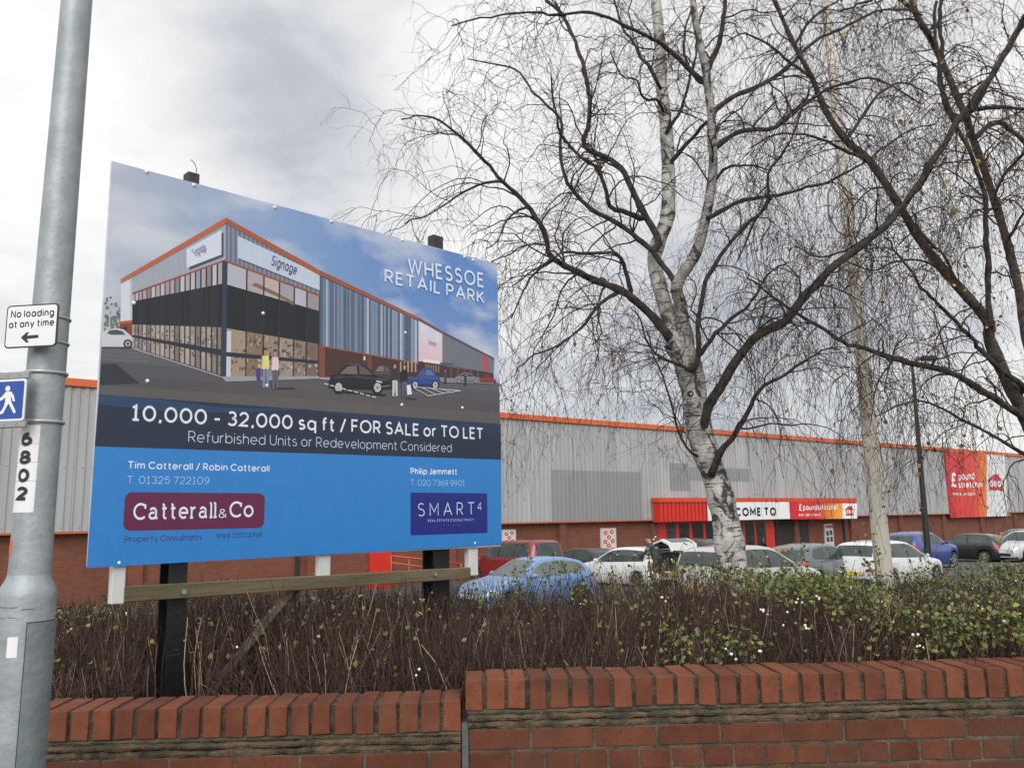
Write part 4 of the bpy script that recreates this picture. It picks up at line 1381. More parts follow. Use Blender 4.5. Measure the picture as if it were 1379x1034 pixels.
# ------------------------------------------------------------------ low brick wall, two levels
WY = 1.52954389
w_r = Vector((math.sin(WY), math.cos(WY), 0))
wp = at(628, 916, 3.15)
WP = Pl((wp.x, wp.y, wp.z), w_r, (0, 0, 1))       # front top edge of the higher part
zL = WP.hit(280, 952)[1]
def brick_near(name, c, dark, spread):
    m = bpy.data.materials.new(name)
    m.use_nodes = True
    nt = m.node_tree
    b = nt.nodes['Principled BSDF']
    b.inputs['Roughness'].default_value = .88
    b.inputs['Specular IOR Level'].default_value = .25
    N, L = nt.nodes.new, nt.links.new
    t = N('ShaderNodeTexCoord')
    g = N('ShaderNodeNewGeometry')
    mr = N('ShaderNodeMapRange')
    mr.inputs[3].default_value, mr.inputs[4].default_value = 1 - spread, 1 + spread
    L(g.outputs['Random Per Island'], mr.inputs[0])
    n = N('ShaderNodeTexNoise')
    n.inputs['Scale'].default_value = 9
    n.inputs['Detail'].default_value = 6
    n.inputs['Roughness'].default_value = .65
    L(t.outputs['Object'], n.inputs[0])
    rp = N('ShaderNodeValToRGB')
    rp.color_ramp.elements[0].position, rp.color_ramp.elements[1].position = .3, .68
    rp.color_ramp.elements[0].color = (*[v * .72 for v in c], 1)
    rp.color_ramp.elements[1].color = (*[v * 1.2 for v in c], 1)
    L(n.outputs[0], rp.inputs[0])
    s = N('ShaderNodeVectorMath'); s.operation = 'SCALE'
    L(rp.outputs[0], s.inputs[0]); L(mr.outputs[0], s.inputs['Scale'])
    n2 = N('ShaderNodeTexNoise')
    mp = N('ShaderNodeMapping')
    mp.inputs['Scale'].default_value = (1, 1, .5)
    mp.inputs['Rotation'].default_value = (0, .5, 0)
    L(t.outputs['Object'], mp.inputs[0]); L(mp.outputs[0], n2.inputs[0])
    n2.inputs['Scale'].default_value = 130
    n2.inputs['Detail'].default_value = 3
    r2 = N('ShaderNodeValToRGB')
    r2.color_ramp.elements[0].position, r2.color_ramp.elements[1].position = .58, .72
    r2.color_ramp.elements[0].color = (0, 0, 0, 1)
    r2.color_ramp.elements[1].color = (.75, .75, .75, 1)
    L(n2.outputs[0], r2.inputs[0])
    mx_ = N('ShaderNodeMix'); mx_.data_type = 'RGBA'
    L(r2.outputs[0], mx_.inputs[0]); L(s.outputs[0], mx_.inputs[6])
    mx_.inputs[7].default_value = (*dark, 1)
    # grime in large soft-edged stains
    n3 = N('ShaderNodeTexNoise')
    n3.inputs['Scale'].default_value = 3.2
    n3.inputs['Detail'].default_value = 7
    L(t.outputs['Object'], n3.inputs[0])
    r3 = N('ShaderNodeValToRGB')
    r3.color_ramp.elements[0].position, r3.color_ramp.elements[1].position = .54, .74
    r3.color_ramp.elements[0].color = (0, 0, 0, 1)
    r3.color_ramp.elements[1].color = (.72, .72, .72, 1)
    L(n3.outputs[0], r3.inputs[0])
    m3 = N('ShaderNodeMix'); m3.data_type = 'RGBA'
    L(r3.outputs[0], m3.inputs[0]); L(mx_.outputs[2], m3.inputs[6])
    m3.inputs[7].default_value = (.07, .045, .03, 1)
    L(m3.outputs[2], b.inputs['Base Color'])
    nb = N('ShaderNodeTexNoise')
    nb.inputs['Scale'].default_value = 170
    nb.inputs['Detail'].default_value = 5
    L(t.outputs['Object'], nb.inputs[0])
    bp = N('ShaderNodeBump')
    bp.inputs['Strength'].default_value = .45
    bp.inputs['Distance'].default_value = .004
    L(nb.outputs[0], bp.inputs['Height']); L(bp.outputs[0], b.inputs['Normal'])
    return m
M_bcop = brick_near('coping_brick', (0.160, 0.052, 0.027), (0.085, 0.034, 0.022), .24)
M_bwal = brick_near('wall_brick', (0.112, 0.038, 0.020), (0.05, 0.02, 0.014), .17)
M_mort = mat('mortar', (0.115, 0.095, 0.065), .95, col2=(0.055, 0.055, 0.035), vscale=14, thr=(.4, .62), bump=.8, bscale=90)
M_tile = mat('mossy_tile_course', (0.135, 0.085, 0.05), .95, col2=(0.055, 0.046, 0.028), vscale=11, thr=(.42, .58), bump=.9, bscale=70, detail=8)
M_mort2 = mat('dark_joint', (0.028, 0.026, 0.02), .95, col2=(0.09, 0.08, 0.055), vscale=20, thr=(.4, .62), bump=.8, bscale=90)
def jbrick(mb, a0, b0, a1, b1, o0, o1, j=.002, bev=.0028):
    n0 = len(mb.v)
    WP.slab(mb, a0, b0, a1, b1, o0, o1, bev=bev)
    chip = rnd.choice([1, 3, 5, 7]) if (bev < .003 and rnd.random() < .2) else -1
    jr = [(rnd.uniform(-j, j), rnd.uniform(-j, j), rnd.uniform(-j, j)) for _ in range(8)]
    c = WP.pt((a0 + a1) / 2, (b0 + b1) / 2, (o0 + o1) / 2)
    for i in range(n0, len(mb.v)):
        p = Vector(mb.v[i]) - c
        k = (p.dot(WP.r) > 0) * 4 + (p.z > 0) * 2 + (p.dot(WP.n) > 0)
        q = jr[k]
        if k == chip and p.dot(WP.n) > 0:
            q = tuple(Vector(q) + (c - Vector(mb.v[i])) * rnd.uniform(.02, .05))
        mb.v[i] = tuple(Vector(mb.v[i]) + Vector(q) + Vector((rnd.uniform(-1, 1), rnd.uniform(-1, 1), rnd.uniform(-1, 1))) * .0007)
def course(mb, a0, a1, b0, b1, front, amp, seg=.018, wob=.003, back=-.215, skip=0.0):
    n = int((a1 - a0) / seg)
    vs = []
    fr, tp, bo = 0.0, 0.0, 0.0
    for i in range(n + 1):
        a = a0 + (a1 - a0) * i / n
        fr = fr * .75 + rnd.uniform(-amp, amp)
        tp = tp * .6 + rnd.uniform(-wob, wob)
        bo = bo * .6 + rnd.uniform(-wob, wob)
        f = front + fr - (skip if rnd.random() < .1 else 0)
        vs += [WP.pt(a, b0 + bo, f - .004), WP.pt(a, (b0 + b1) / 2, f), WP.pt(a, b1 + tp, f - .004), WP.pt(a, b1 + tp, back), WP.pt(a, b0 + bo, back)]
    fs = []
    for i in range(n):
        for k in range(5):
            fs.append((i * 5 + k, (i + 1) * 5 + k, (i + 1) * 5 + (k + 1) % 5, i * 5 + (k + 1) % 5))
    fs += [(4, 3, 2, 1, 0), tuple(n * 5 + k for k in range(5))]
    mb.add(vs, fs)
def wall(label, a0, a1, top, bottom):
    t = thing('brick_wall', label, 'brick wall', WP.pt((a0 + a1) / 2, -WP.o.z, -.1), math.atan2(w_r.y, w_r.x))
    mb = MB()
    a = a0
    while a < a1 - .03:
        dt = rnd.uniform(-.0022, .0022)
        df = rnd.uniform(-.004, .004)
        jbrick(mb, a, top - .1025 + rnd.uniform(-.002, .002), a + .0628 + rnd.uniform(-.002, .002), top + dt, -.212 + df, df)
        a += .0762
    e = a - .0762 + .0628
    mb.build('coping', M_bcop, t)
    mb = MB()
    WP.slab(mb, a0 + .004, top - .103, e - .004, top - .006, -.205, -.011)
    mb.build('coping_joint', M_mort2, t)
    b = top - .1025
    mb = MB()
    course(mb, a0 + .006, e, b - .016, b - .001, -.004, .0022, wob=.0016)
    mb.build('mortar_bed', M_mort, t)
    mb = MB()
    course(mb, a0 + .008, e, b - .035, b - .017, .004, .0035, wob=.0025, skip=.012)
    course(mb, a0 + .012, e, b - .062, b - .041, .001, .0035, wob=.003, skip=.012)
    mb.build('tile_course', M_tile, t)
    mb = MB()
    course(mb, a0 + .012, e, b - .072, b - .002, -.016, .003, wob=.001)
    mb.build('tile_joint', M_mort2, t)
    mb = MB()
    z = b - .068
    row = 0
    while z > bottom:
        L = .215 if row % 4 != 1 else .1025
        a = a0 + .012
        first = (.1475 if row % 4 == 1 else .215 if row % 2 == 0 else .1025)
        ln = first
        while a < e - .02:
            a2 = min(a + ln, e)
            jbrick(mb, a, z - .065, a2, z, -.205, rnd.uniform(-.0025, .001), .0012, .003)
            a = a2 + .0105
            ln = L
        z -= .0752
        row += 1
    mb.build('brickwork', M_bwal, t)
    mb = MB()
    WP.slab(mb, a0 + .014, bottom - .1, e - .004, b - .064, -.2, -.0045)
    mb.build('mortar', M_mort, t)
    return e
wall('higher brick wall with brick on edge coping at the right', -.004, 6.0, 0.0, -1.12)
jl = WP.hit(621, 960)[0]
n_ = int(4.2 / .0762)
wall('lower brick wall with brick on edge coping below the sale board', jl - .0762 * n_ + .0117, jl, zL, -1.12)
mb = MB()
WP.slab(mb, jl + .002, -1.1, .006, zL - .075, -.2, -.006)
tag(mb.build('expansion_joint', mat('grey_joint_filler', (0.085, 0.085, 0.09), .8, var=.2, vscale=20)), 'grey filler strip in the upright joint between the two brick walls', 'joint strip')

# ------------------------------------------------------------------ parked cars
M_tyre = mat('tyre_rubber', (0.018, 0.018, 0.018), .85, var=.2)
M_rim = mat('alloy_rim', (0.42, 0.42, 0.43), .35, metal=.8, var=.1)
M_trim = mat('black_plastic', (0.02, 0.02, 0.021), .6, var=.2)
M_win = mat('car_window', (0.05, 0.064, 0.06), .035, metal=.3, var=.55, vscale=1.3, spec=.9)
M_head = mat('headlamp_lens', (0.5, 0.52, 0.54), .1, var=.2, vscale=14, spec=.8)
M_tail = mat('tail_lamp_lens', (0.42, 0.012, 0.014), .15, var=.2, vscale=14)
M_ply = mat('yellow_plate', (0.7, 0.5, 0.03), .4, var=.04)
M_plw = mat('white_plate', (0.7, 0.7, 0.68), .4, var=.04)
def lerp_pts(P, x):
    if x <= P[0][0]: return P[0][1]
    for (a, b), (c, d) in zip(P[:-1], P[1:]):
        if x <= c:
            t = (x - a) / (c - a)
            return b + (d - b) * t
    return P[-1][1]
def smooth_pts(P, n=60):                     # Catmull-Rom through the profile points
    out_ = []
    for i in range(len(P) - 1):
        p0, p1, p2, p3 = P[max(i - 1, 0)], P[i], P[i + 1], P[min(i + 2, len(P) - 1)]
        for k in range(6):
            t = k / 6
            x = p1[0] + (p2[0] - p1[0]) * t
            m1 = (p2[1] - p0[1]) / max(p2[0] - p0[0], 1e-6) * (p2[0] - p1[0])
            m2 = (p3[1] - p1[1]) / max(p3[0] - p1[0], 1e-6) * (p2[0] - p1[0])
            h = (2 * t ** 3 - 3 * t ** 2 + 1) * p1[1] + (t ** 3 - 2 * t ** 2 + t) * m1 + (-2 * t ** 3 + 3 * t ** 2) * p2[1] + (t ** 3 - t ** 2) * m2
            out_.append((x, h))
    out_.append(P[-1])
    return out_
STY = {   # profile of the roof line over the length (0 front .. 1 rear), belt line, where the glass runs
 'hatch': dict(L=4.0, W=1.70, top=[(0, .62), (.03, .72), (.10, .83), (.26, .95), (.30, .99), (.46, 1.38), (.56, 1.44), (.74, 1.42), (.88, 1.30), (.965, .95), (1, .62)],
               belt=[(0, .60), (.1, .78), (.28, .90), (.6, .95), (.9, 1.0), (1, .6)], ws=(.295, .455), rw=(.885, .962), wins=[(.34, .60), (.615, .85)], wr=.30),
 'hatch3': dict(L=3.85, W=1.66, top=[(0, .60), (.03, .70), (.10, .82), (.25, .93), (.29, .97), (.47, 1.36), (.57, 1.42), (.74, 1.40), (.86, 1.28), (.96, .98), (1, .60)],
               belt=[(0, .58), (.1, .77), (.28, .89), (.6, .94), (.84, 1.02), (1, .6)], ws=(.285, .465), rw=(.87, .955), wins=[(.35, .66), (.675, .855)], wr=.30),
 'estate': dict(L=4.4, W=1.76, top=[(0, .60), (.03, .72), (.10, .84), (.25, .96), (.29, 1.0), (.46, 1.42), (.56, 1.5), (.78, 1.50), (.92, 1.40), (.97, 1.05), (1, .62)],
               belt=[(0, .58), (.1, .78), (.28, .92), (.6, .96), (.92, 1.02), (1, .6)], ws=(.285, .455), rw=(.925, .968), wins=[(.34, .56), (.575, .76), (.775, .88)], wr=.31),
 'van': dict(L=4.2, W=1.80, top=[(0, .62), (.03, .80), (.08, .95), (.20, 1.08), (.24, 1.13), (.38, 1.60), (.46, 1.67), (.80, 1.68), (.955, 1.62), (.985, 1.1), (1, .6)],
               belt=[(0, .60), (.08, .88), (.22, 1.0), (.6, 1.05), (.95, 1.08), (1, .6)], ws=(.235, .375), rw=(.957, .984), wins=[(.28, .50), (.515, .72), (.735, .92)], wr=.31),
 'suv': dict(L=4.15, W=1.78, top=[(0, .72), (.03, .86), (.10, .97), (.26, 1.08), (.30, 1.12), (.45, 1.52), (.56, 1.60), (.78, 1.57), (.90, 1.44), (.965, 1.1), (1, .70)],
               belt=[(0, .70), (.1, .92), (.28, 1.02), (.6, 1.06), (.9, 1.14), (1, .7)], ws=(.295, .445), rw=(.905, .96), wins=[(.34, .58), (.595, .82)], wr=.34),
}
def car(label, px, Y, head, col, sty, scale=1.0, dirty=.025, plate='rear', z=None, group='cars parked in front of the shop', hcol=None, name='parked_car', coat=.8, glass=None, roof_col=None, tailgate=False):
    S = dict(STY[sty])
    p = at(px, 760, Y)
    z0 = zc(Y) if z is None else z
    rz = math.atan2(head[1], head[0])
    t = thing(name, label, 'car', (p.x, p.y, z0), rz, group)
    L, Wd = S['L'] * scale, S['W'] * scale
    kz = scale
    top, belt = smooth_pts(S['top']), S['belt']
    M_body = mat('car_paint', col, .32, var=dirty, vscale=2.5, coat=coat)
    wr = S['wr'] * scale
    wx = (.175, .80)
    def zt(u): return lerp_pts(top, u) * kz
    def zb_(u): return min(lerp_pts(belt, u) * kz, zt(u) - .012)
    def hw(u):
        e = 1.0
        if u < .14: e = 1 - .30 * ((.14 - u) / .14) ** 2.2
        if u > .90: e = 1 - .16 * ((u - .90) / .10) ** 2.0
        return Wd / 2 * e
    zmaxg = max(zt(i / 50) - zb_(i / 50) for i in range(51))
    def zs(u):
        b = .20 * kz + (.06 if u < .05 or u > .96 else 0)
        for w_ in wx:
            d = abs(u - w_) * L
            R = wr * 1.16
            if d < R:
                b = max(b, wr * .98 + math.sqrt(R * R - d * d))
        return b
    def sect(u):
        w_, s_, b, tp = hw(u), zs(u), zb_(u), zt(u)
        s_ = min(s_, b - .03)
        g = min(1, (tp - b) / zmaxg)
        yr = w_ * (.93 - .22 * g)
        m = s_ + (b - s_) * .55
        return [(w_ * .90, s_), (w_ * .985, s_ + (m - s_) * .3), (w_, m), (w_ * .985, b - (b - m) * .25), (w_ * .955, b), ((w_ * .945 + yr) / 2 + .012 * g, b + (tp - b) * .5), (yr, tp - .065 * g - .012), (yr * .93, tp - .03 * g - .006), (yr * .6, tp - .006), (0, tp)]
    def side_y(u, z):
        P = sect(u)
        for (y0, z0_), (y1, z1_) in zip(P[:-1], P[1:]):
            if z0_ <= z <= z1_ and z1_ > z0_:
                return y0 + (y1 - y0) * (z - z0_) / (z1_ - z0_)
        return P[0][0] if z < P[0][1] else P[6][0]
    def top_z(u, y):
        P = sect(u)[6:]
        y = abs(y)
        for (y0, z0_), (y1, z1_) in zip(P[:-1], P[1:]):
            if y1 <= y <= y0:
                return z0_ + (z1_ - z0_) * (y0 - y) / max(y0 - y1, 1e-6)
        return P[0][1]
    X = lambda u: L / 2 - u * L
    us = sorted(set([0, .008, .02, .04, .07] + [i / 44 for i in range(45)] + [.98, .992] + [w_ + s_ * wr * 1.16 / L * k for w_ in wx for s_ in (-1, 1) for k in (.3, .6, .8, .92, .985, 1.02)]))
    mb = MB()
    vs, K = [], 19
    for u in us:
        P = sect(u)
        ring = [(X(u), y, z_) for y, z_ in P] + [(X(u), -y, z_) for y, z_ in P[:-1][::-1]]
        vs += ring
    fs = []
    for i in range(len(us) - 1):
        for k in range(K - 1):
            fs.append((i * K + k, i * K + k + 1, (i + 1) * K + k + 1, (i + 1) * K + k))
        fs.append((i * K + K - 1, i * K, (i + 1) * K, (i + 1) * K + K - 1))
    fs += [tuple(range(K)), tuple((len(us) - 1) * K + k for k in range(K))[::-1]]
    mb.add(vs, fs)
    body = mb.build('body', M_body, t, smooth=True, local=True, autosmooth=38)
    mb = MB()
    mb.box((-L * .47, -Wd * .40, .17 * kz), (L * .47, Wd * .40, .62 * kz))
    mb.build('underbody', M_trim, t, local=True)
    gl_ = glass or M_win
    # side windows
    for sgn in (1, -1):
        for wi, (ua, ub) in enumerate(S['wins']):
            mb = MB()
            nx, nz = 8, 4
            grid = []
            for i in range(nx + 1):
                u = ua + (ub - ua) * i / nx
                z0_ = zb_(u) + .02
                z1_ = max(z0_ + .01, zt(u) - .10 * kz)
                if wi == len(S['wins']) - 1 and i >= nx - 1:
                    z1_ = z0_ + (z1_ - z0_) * (.86 if i == nx - 1 else .5)
                for j in range(nz + 1):
                    zz = z0_ + (z1_ - z0_) * j / nz
                    grid.append((X(u), sgn * (side_y(u, zz) + .006), zz))
            mb.add(grid, [((i * (nz + 1) + j), ((i + 1) * (nz + 1) + j), ((i + 1) * (nz + 1) + j + 1), (i * (nz + 1) + j + 1))[::sgn] for i in range(nx) for j in range(nz)])
            mb.build('side_window', gl_, t, smooth=True, local=True)
        # dark strip between and round the windows, sill trim, handle, door seam
        mb = MB()
        for uu in [(S['wins'][k][1], S['wins'][k + 1][0]) for k in range(len(S['wins']) - 1)]:
            g2 = []
            for u in uu:
                for j in range(5):
                    zz = zb_(u) + .02 + (zt(u) - .10 * kz - zb_(u) - .02) * j / 4
                    g2.append((X(u), sgn * (side_y(u, zz) + .004), zz))
            mb.add(g2, [(j, 5 + j, 6 + j, 1 + j) for j in range(4)])
        mb.build('window_pillar', M_trim, t, local=True)
        for uu in (S['wins'][0][1] + .007, S['wins'][0][0] - .03):
            mb = MB()
            for k in range(6):
                za = .34 * kz + (zb_(uu) - .36 * kz) * k / 6
                zb2 = .34 * kz + (zb_(uu) - .36 * kz) * (k + 1) / 6
                ya, yb = side_y(uu, za) + .0025, side_y(uu, zb2) + .0025
                mb.face([(X(uu) - .006, sgn * ya, za), (X(uu) + .006, sgn * ya, za), (X(uu) + .006, sgn * yb, zb2), (X(uu) - .006, sgn * yb, zb2)])
            mb.build('door_seam', M_trim, t, local=True)
        uh = S['wins'][0][1] - .03
        mb = MB()
        mb.box((X(uh) - .09, sgn * side_y(uh, zb_(uh) - .09) - .005, zb_(uh) - .10), (X(uh) + .09, sgn * side_y(uh, zb_(uh) - .09) + sgn * .022, zb_(uh) - .07), bev=.006)
        mb.build('door_handle', M_body, t, local=True)
        # mirror
        um = S['wins'][0][0] + .015
        mb = MB()
        ym = side_y(um, zb_(um) + .06)
        cx_ = X(um)
        ring = []
        for k in range(10):
            a = 2 * math.pi * k / 10
            ring.append((math.cos(a), math.sin(a)))
        vs2 = []
        for (dx, s_) in ((-.05, .85), (-.02, 1.0), (.04, .9), (.08, .5)):
            vs2 += [(cx_ + dx, sgn * (ym + .12 + .10 * s_ * a), zb_(um) + .08 + .065 * s_ * b) for a, b in ring]
        fs2 = [(i * 10 + k, i * 10 + (k + 1) % 10, (i + 1) * 10 + (k + 1) % 10, (i + 1) * 10 + k) for i in range(3) for k in range(10)] + [tuple(range(10)), tuple(range(30, 40))]
        mb.add(vs2, fs2)
        mb.beam((cx_, sgn * (ym - .02), zb_(um) + .05), (cx_, sgn * (ym + .08), zb_(um) + .07), .04, .03)
        mb.build('mirror', M_body if hcol is None else M_trim, t, smooth=True, local=True, autosmooth=40)
        # lamps wrap round the corners
        for (nm, m_, ua, ub, za, zb2) in (('headlight', M_head, .012, .085, .56, .72), ('tail_light', M_tail, .93, .988, .70, .98)):
            mb = MB()
            g2 = []
            for i in range(5):
                u = ua + (ub - ua) * i / 4
                for j in range(4):
                    zz = (za + (zb2 - za) * (j / 3) * (.75 + .25 * (1 - abs(i - 2) / 2))) * kz * (S['top'][3][1] / .95)
                    zz = min(zz, zt(u) - .04)
                    g2.append((X(u), sgn * (side_y(u, zz) + .008), zz))
            mb.add(g2, [(i * 4 + j, (i + 1) * 4 + j, (i + 1) * 4 + j + 1, i * 4 + j + 1)[::sgn] for i in range(4) for j in range(3)])
            # return on to the end face
            ue = 0 if nm == 'headlight' else 1
            ye = hw(ue)
            dx = .012 if ue == 0 else -.012
            zz0, zz1 = za * kz * (S['top'][3][1] / .95), min(zb2 * kz * (S['top'][3][1] / .95), zt(.01 if ue == 0 else .975) - .03)
            if nm == 'headlight':
                zz1 = min(zz1, zt(0.0) + .02)
                zz0 = zz1 - .12
            mb.box((X(ue) - .06, min(sgn * ye * .62, sgn * ye * .985), zz0), (X(ue) + dx, max(sgn * ye * .62, sgn * ye * .985), zz1 if ue == 0 else min(zz1, zt(1) + .02)), bev=.01)
            mb.build(nm, m_, t, local=True)
    # windscreen and rear window
    for nm, (ua, ub) in (('windscreen', S['ws']), ('rear_window', S['rw'])):
        if nm == 'rear_window' and tailgate:
            continue
        mb = MB()
        n_, m_ = 8, 6
        g2 = []
        for i in range(n_ + 1):
            u = ua + (ub - ua) * i / n_
            yy = sect(u)[6][0] * (.99 if nm == 'windscreen' else .9)
            for j in range(m_ + 1):
                y = -yy + 2 * yy * j / m_
                dn = 0 if nm == 'windscreen' else 0
                g2.append((X(u) + (.007 if nm == 'windscreen' else -.007), y, top_z(u, y) + .005))
        mb.add(g2, [(i * (m_ + 1) + j, i * (m_ + 1) + j + 1, (i + 1) * (m_ + 1) + j + 1, (i + 1) * (m_ + 1) + j) for i in range(n_) for j in range(m_)])
        mb.build(nm, gl_, t, smooth=True, local=True)
    # bumpers, grille, plates
    mb = MB()
    mb.box((L / 2 - .03, -Wd * .28, .30 * kz), (L / 2 + .012, Wd * .28, .44 * kz), bev=.01)
    mb.build('grille', M_trim, t, local=True)
    mb = MB()
    mb.box((-L / 2 - .012, -Wd * .36, .26 * kz), (-L / 2 + .03, Wd * .36, .40 * kz), bev=.01)
    mb.build('rear_bumper', M_trim, t, local=True)
    mb = MB()
    mb.box((L / 2 + .005, -.26, .45 * kz), (L / 2 + .022, .26, .56 * kz), bev=.004)
    mb.build('number_plate', M_plw, t, local=True)
    mb = MB()
    mb.box((-L / 2 - .024, -.26, .50 * kz), (-L / 2 - .005, .26, .61 * kz), bev=.004)
    mb.build('number_plate', M_ply, t, local=True)
    # wheels
    for u in wx:
        for sgn in (1, -1):
            cx_, cy_ = X(u), sgn * (Wd / 2 - .11)
            prof = [(wr * .68, .085), (wr * .80, .10), (wr * .95, .09), (wr, .05), (wr, -.05), (wr * .95, -.09), (wr * .68, -.085)]
            n_ = 22
            vs2 = [(cx_ + r * math.cos(2 * math.pi * k / n_), cy_ + o * sgn, wr + r * math.sin(2 * math.pi * k / n_)) for r, o in prof for k in range(n_)]
            mb = MB()
            mb.add(vs2, [(i * n_ + k, i * n_ + (k + 1) % n_, (i + 1) * n_ + (k + 1) % n_, (i + 1) * n_ + k) for i in range(len(prof) - 1) for k in range(n_)])
            wh = mb.build('wheel', M_tyre, t, smooth=True, local=True)
            mb = MB()
            def disc(r0_, r1_, o):
                vs3 = [(cx_ + r * math.cos(2 * math.pi * k / n_), cy_ + sgn * o, wr + r * math.sin(2 * math.pi * k / n_)) for r in (r0_, r1_) for k in range(n_)]
                mb.add(vs3, [(k, (k + 1) % n_, n_ + (k + 1) % n_, n_ + k) for k in range(n_)])
            disc(wr * .58, wr * .69, .088)
            disc(.001, wr * .15, .085)
            for k in range(7):
                a = 2 * math.pi * k / 7
                c_, s_ = math.cos(a), math.sin(a)
                mb.obox((cx_ + c_ * wr * .37, cy_ + sgn * .075, wr + s_ * wr * .37), (c_ * wr * .24, 0, s_ * wr * .24), (-s_ * wr * .075, 0, c_ * wr * .075), (0, .012, 0))
            mb.build('rim', M_rim, wh, local=True)
            mb = MB()
            vs3 = [(cx_ + wr * .68 * math.cos(2 * math.pi * k / n_), cy_ + sgn * .03, wr + wr * .68 * math.sin(2 * math.pi * k / n_)) for k in range(n_)]
            mb.face(vs3)
            mb.build('brake_shade', M_trim, wh, local=True)
    return t, X, zt, L, Wd
FAC = (BR.x, BR.y)                       # along the shop front, to the right
BACK = (-FAC[0], -FAC[1])
NOSE = (-FAC[1], FAC[0])                 # nose towards the shop
AWAY = (FAC[1], -FAC[0])
M_winsky = mat('bright_window', (0.14, 0.16, 0.155), .03, metal=.5, var=.3, vscale=1.5, spec=1.0)
car('light blue hatchback with a steep bright windscreen, nearest car right of the sale board', 711, 22.5, BACK, (0.13, 0.25, 0.47), 'hatch3', .97, z=-.77, glass=M_winsky)
car('dark red boxy van partly behind the sale board and blue hatchback', 694, 31.5, NOSE, (0.20, 0.016, 0.02), 'van', .95, z=-.79)
car('black hatchback seen from behind with a yellow plate, right of the red van', 781, 33.5, NOSE, (0.014, 0.015, 0.018), 'hatch', .98, z=-.98)
wcar, wX, wzt, wL, wW = car('white hatchback with its tailgate raised and a person at the boot', 843, 30.5, NOSE, (0.70, 0.70, 0.70), 'estate', .94, z=-.86, tailgate=True)
car('black hatchback parked close to the red shop entrance', 925, 38, NOSE, (0.012, 0.012, 0.014), 'hatch', .98, z=-.82)
car('cream hatchback with red and white tail lights just behind the birch trunk', 1010, 21.8, FAC, (0.46, 0.45, 0.40), 'estate', .99, z=-.62)
car('dark grey hatchback with a green tinged windscreen, between cream and white cars', 1100, 27.5, FAC, (0.10, 0.115, 0.12), 'hatch', 1.0, z=-.76)
car('white hatchback with a black rear pillar in front of the cream pole', 1197, 28.0, FAC, (0.64, 0.65, 0.66), 'estate', 1.0, z=-.78)
car('deep blue crossover car with alloy wheels behind the black lamp post', 1240, 38.0, FAC, (0.018, 0.05, 0.24), 'suv', 1.0, z=-.86)
car('black hatchback with its tail light towards us, left of the trolley rails', 1303, 44.0, NOSE, (0.014, 0.014, 0.016), 'hatch', 1.0, z=-.98)
car('silver hatchback with its headlight facing left at the right edge', 1384, 43.0, (-.88, -.47), (0.50, 0.51, 0.52), 'hatch', 1.05, z=-.93)
car('dark estate car behind the silver hatchback at the right edge', 1375, 50.0, (-.88, -.47), (0.03, 0.032, 0.035), 'estate', 1.0, z=-1.0)
# raised tailgate of the white hatchback
mb = MB()
zt_ = wzt(.90)
xr = wX(.90)
pr = [(xr, zt_ - .02), (xr - .28, zt_ + .24), (xr - .62, zt_ + .34), (xr - .95, zt_ + .22), (xr - 1.02, zt_ + .02)]
hwid = [.56, .66, .69, .70, .66]
vs = []
for (x, z_), w_ in zip(pr, hwid):
    for o in (0, -.06):
        vs += [(x + o * .4, -w_, z_ + o), (x + o * .4, -w_ * .75, z_ + o + .02), (x + o * .4, w_ * .75, z_ + o + .02), (x + o * .4, w_, z_ + o)]
fs = []
for i in range(4):
    a, b = i * 8, (i + 1) * 8
    for k in range(3):
        if not (i in (0, 1, 2) and k == 1):
            fs += [(a + k, a + k + 1, b + k + 1, b + k), (a + 4 + k, b + 4 + k, b + 5 + k, a + 5 + k)]
    fs += [(a, b, b + 4, a + 4), (a + 3, a + 7, b + 7, b + 3)]
mb.add(vs, fs)
mb.build('tailgate', mat('tailgate_paint', (0.62, 0.62, 0.62), .35, var=.05), wcar, local=True)
mb = MB()
for i in range(3):
    mb.face([vs[i * 8 + 1], vs[i * 8 + 2], vs[(i + 1) * 8 + 2], vs[(i + 1) * 8 + 1]])
mb.build('rear_window', M_win, wcar, local=True)
mb = MB()
mb.box((-wL / 2 - .004, -wW * .40, .66), (-wL / 2 + .35, wW * .40, 1.24), bev=.02)
mb.build('boot_opening', M_trim, wcar, local=True)
for s_ in (-1, 1):
    mb = MB()
    mb.tube([(xr - .15, s_ * .62, zt_ - .3), (xr - .5, s_ * .66, zt_ + .22)], .014, 6)
    mb.build('tailgate_strut', M_trim, wcar, local=True)
# bay lines on the car park
mb = MB()
for k in range(3, 14):
    c = at(800 + k * 70, 760, 40)
    c = Vector((-4 + k * 2.5 * BR.x, 27 + k * 2.5 * BR.y, 0))
    d = Vector((NOSE[0], NOSE[1], 0))
    s_ = BR * .05
    e1, e2 = c, c + d * 4.8
    f = lambda q: (q.x, q.y, zc(q.y) + .001)
    mb.face([f(e1 - s_), f(e1 + s_), f(e2 + s_), f(e2 - s_)])
tag(mb.build('bay_markings', M_line), kind='structure')
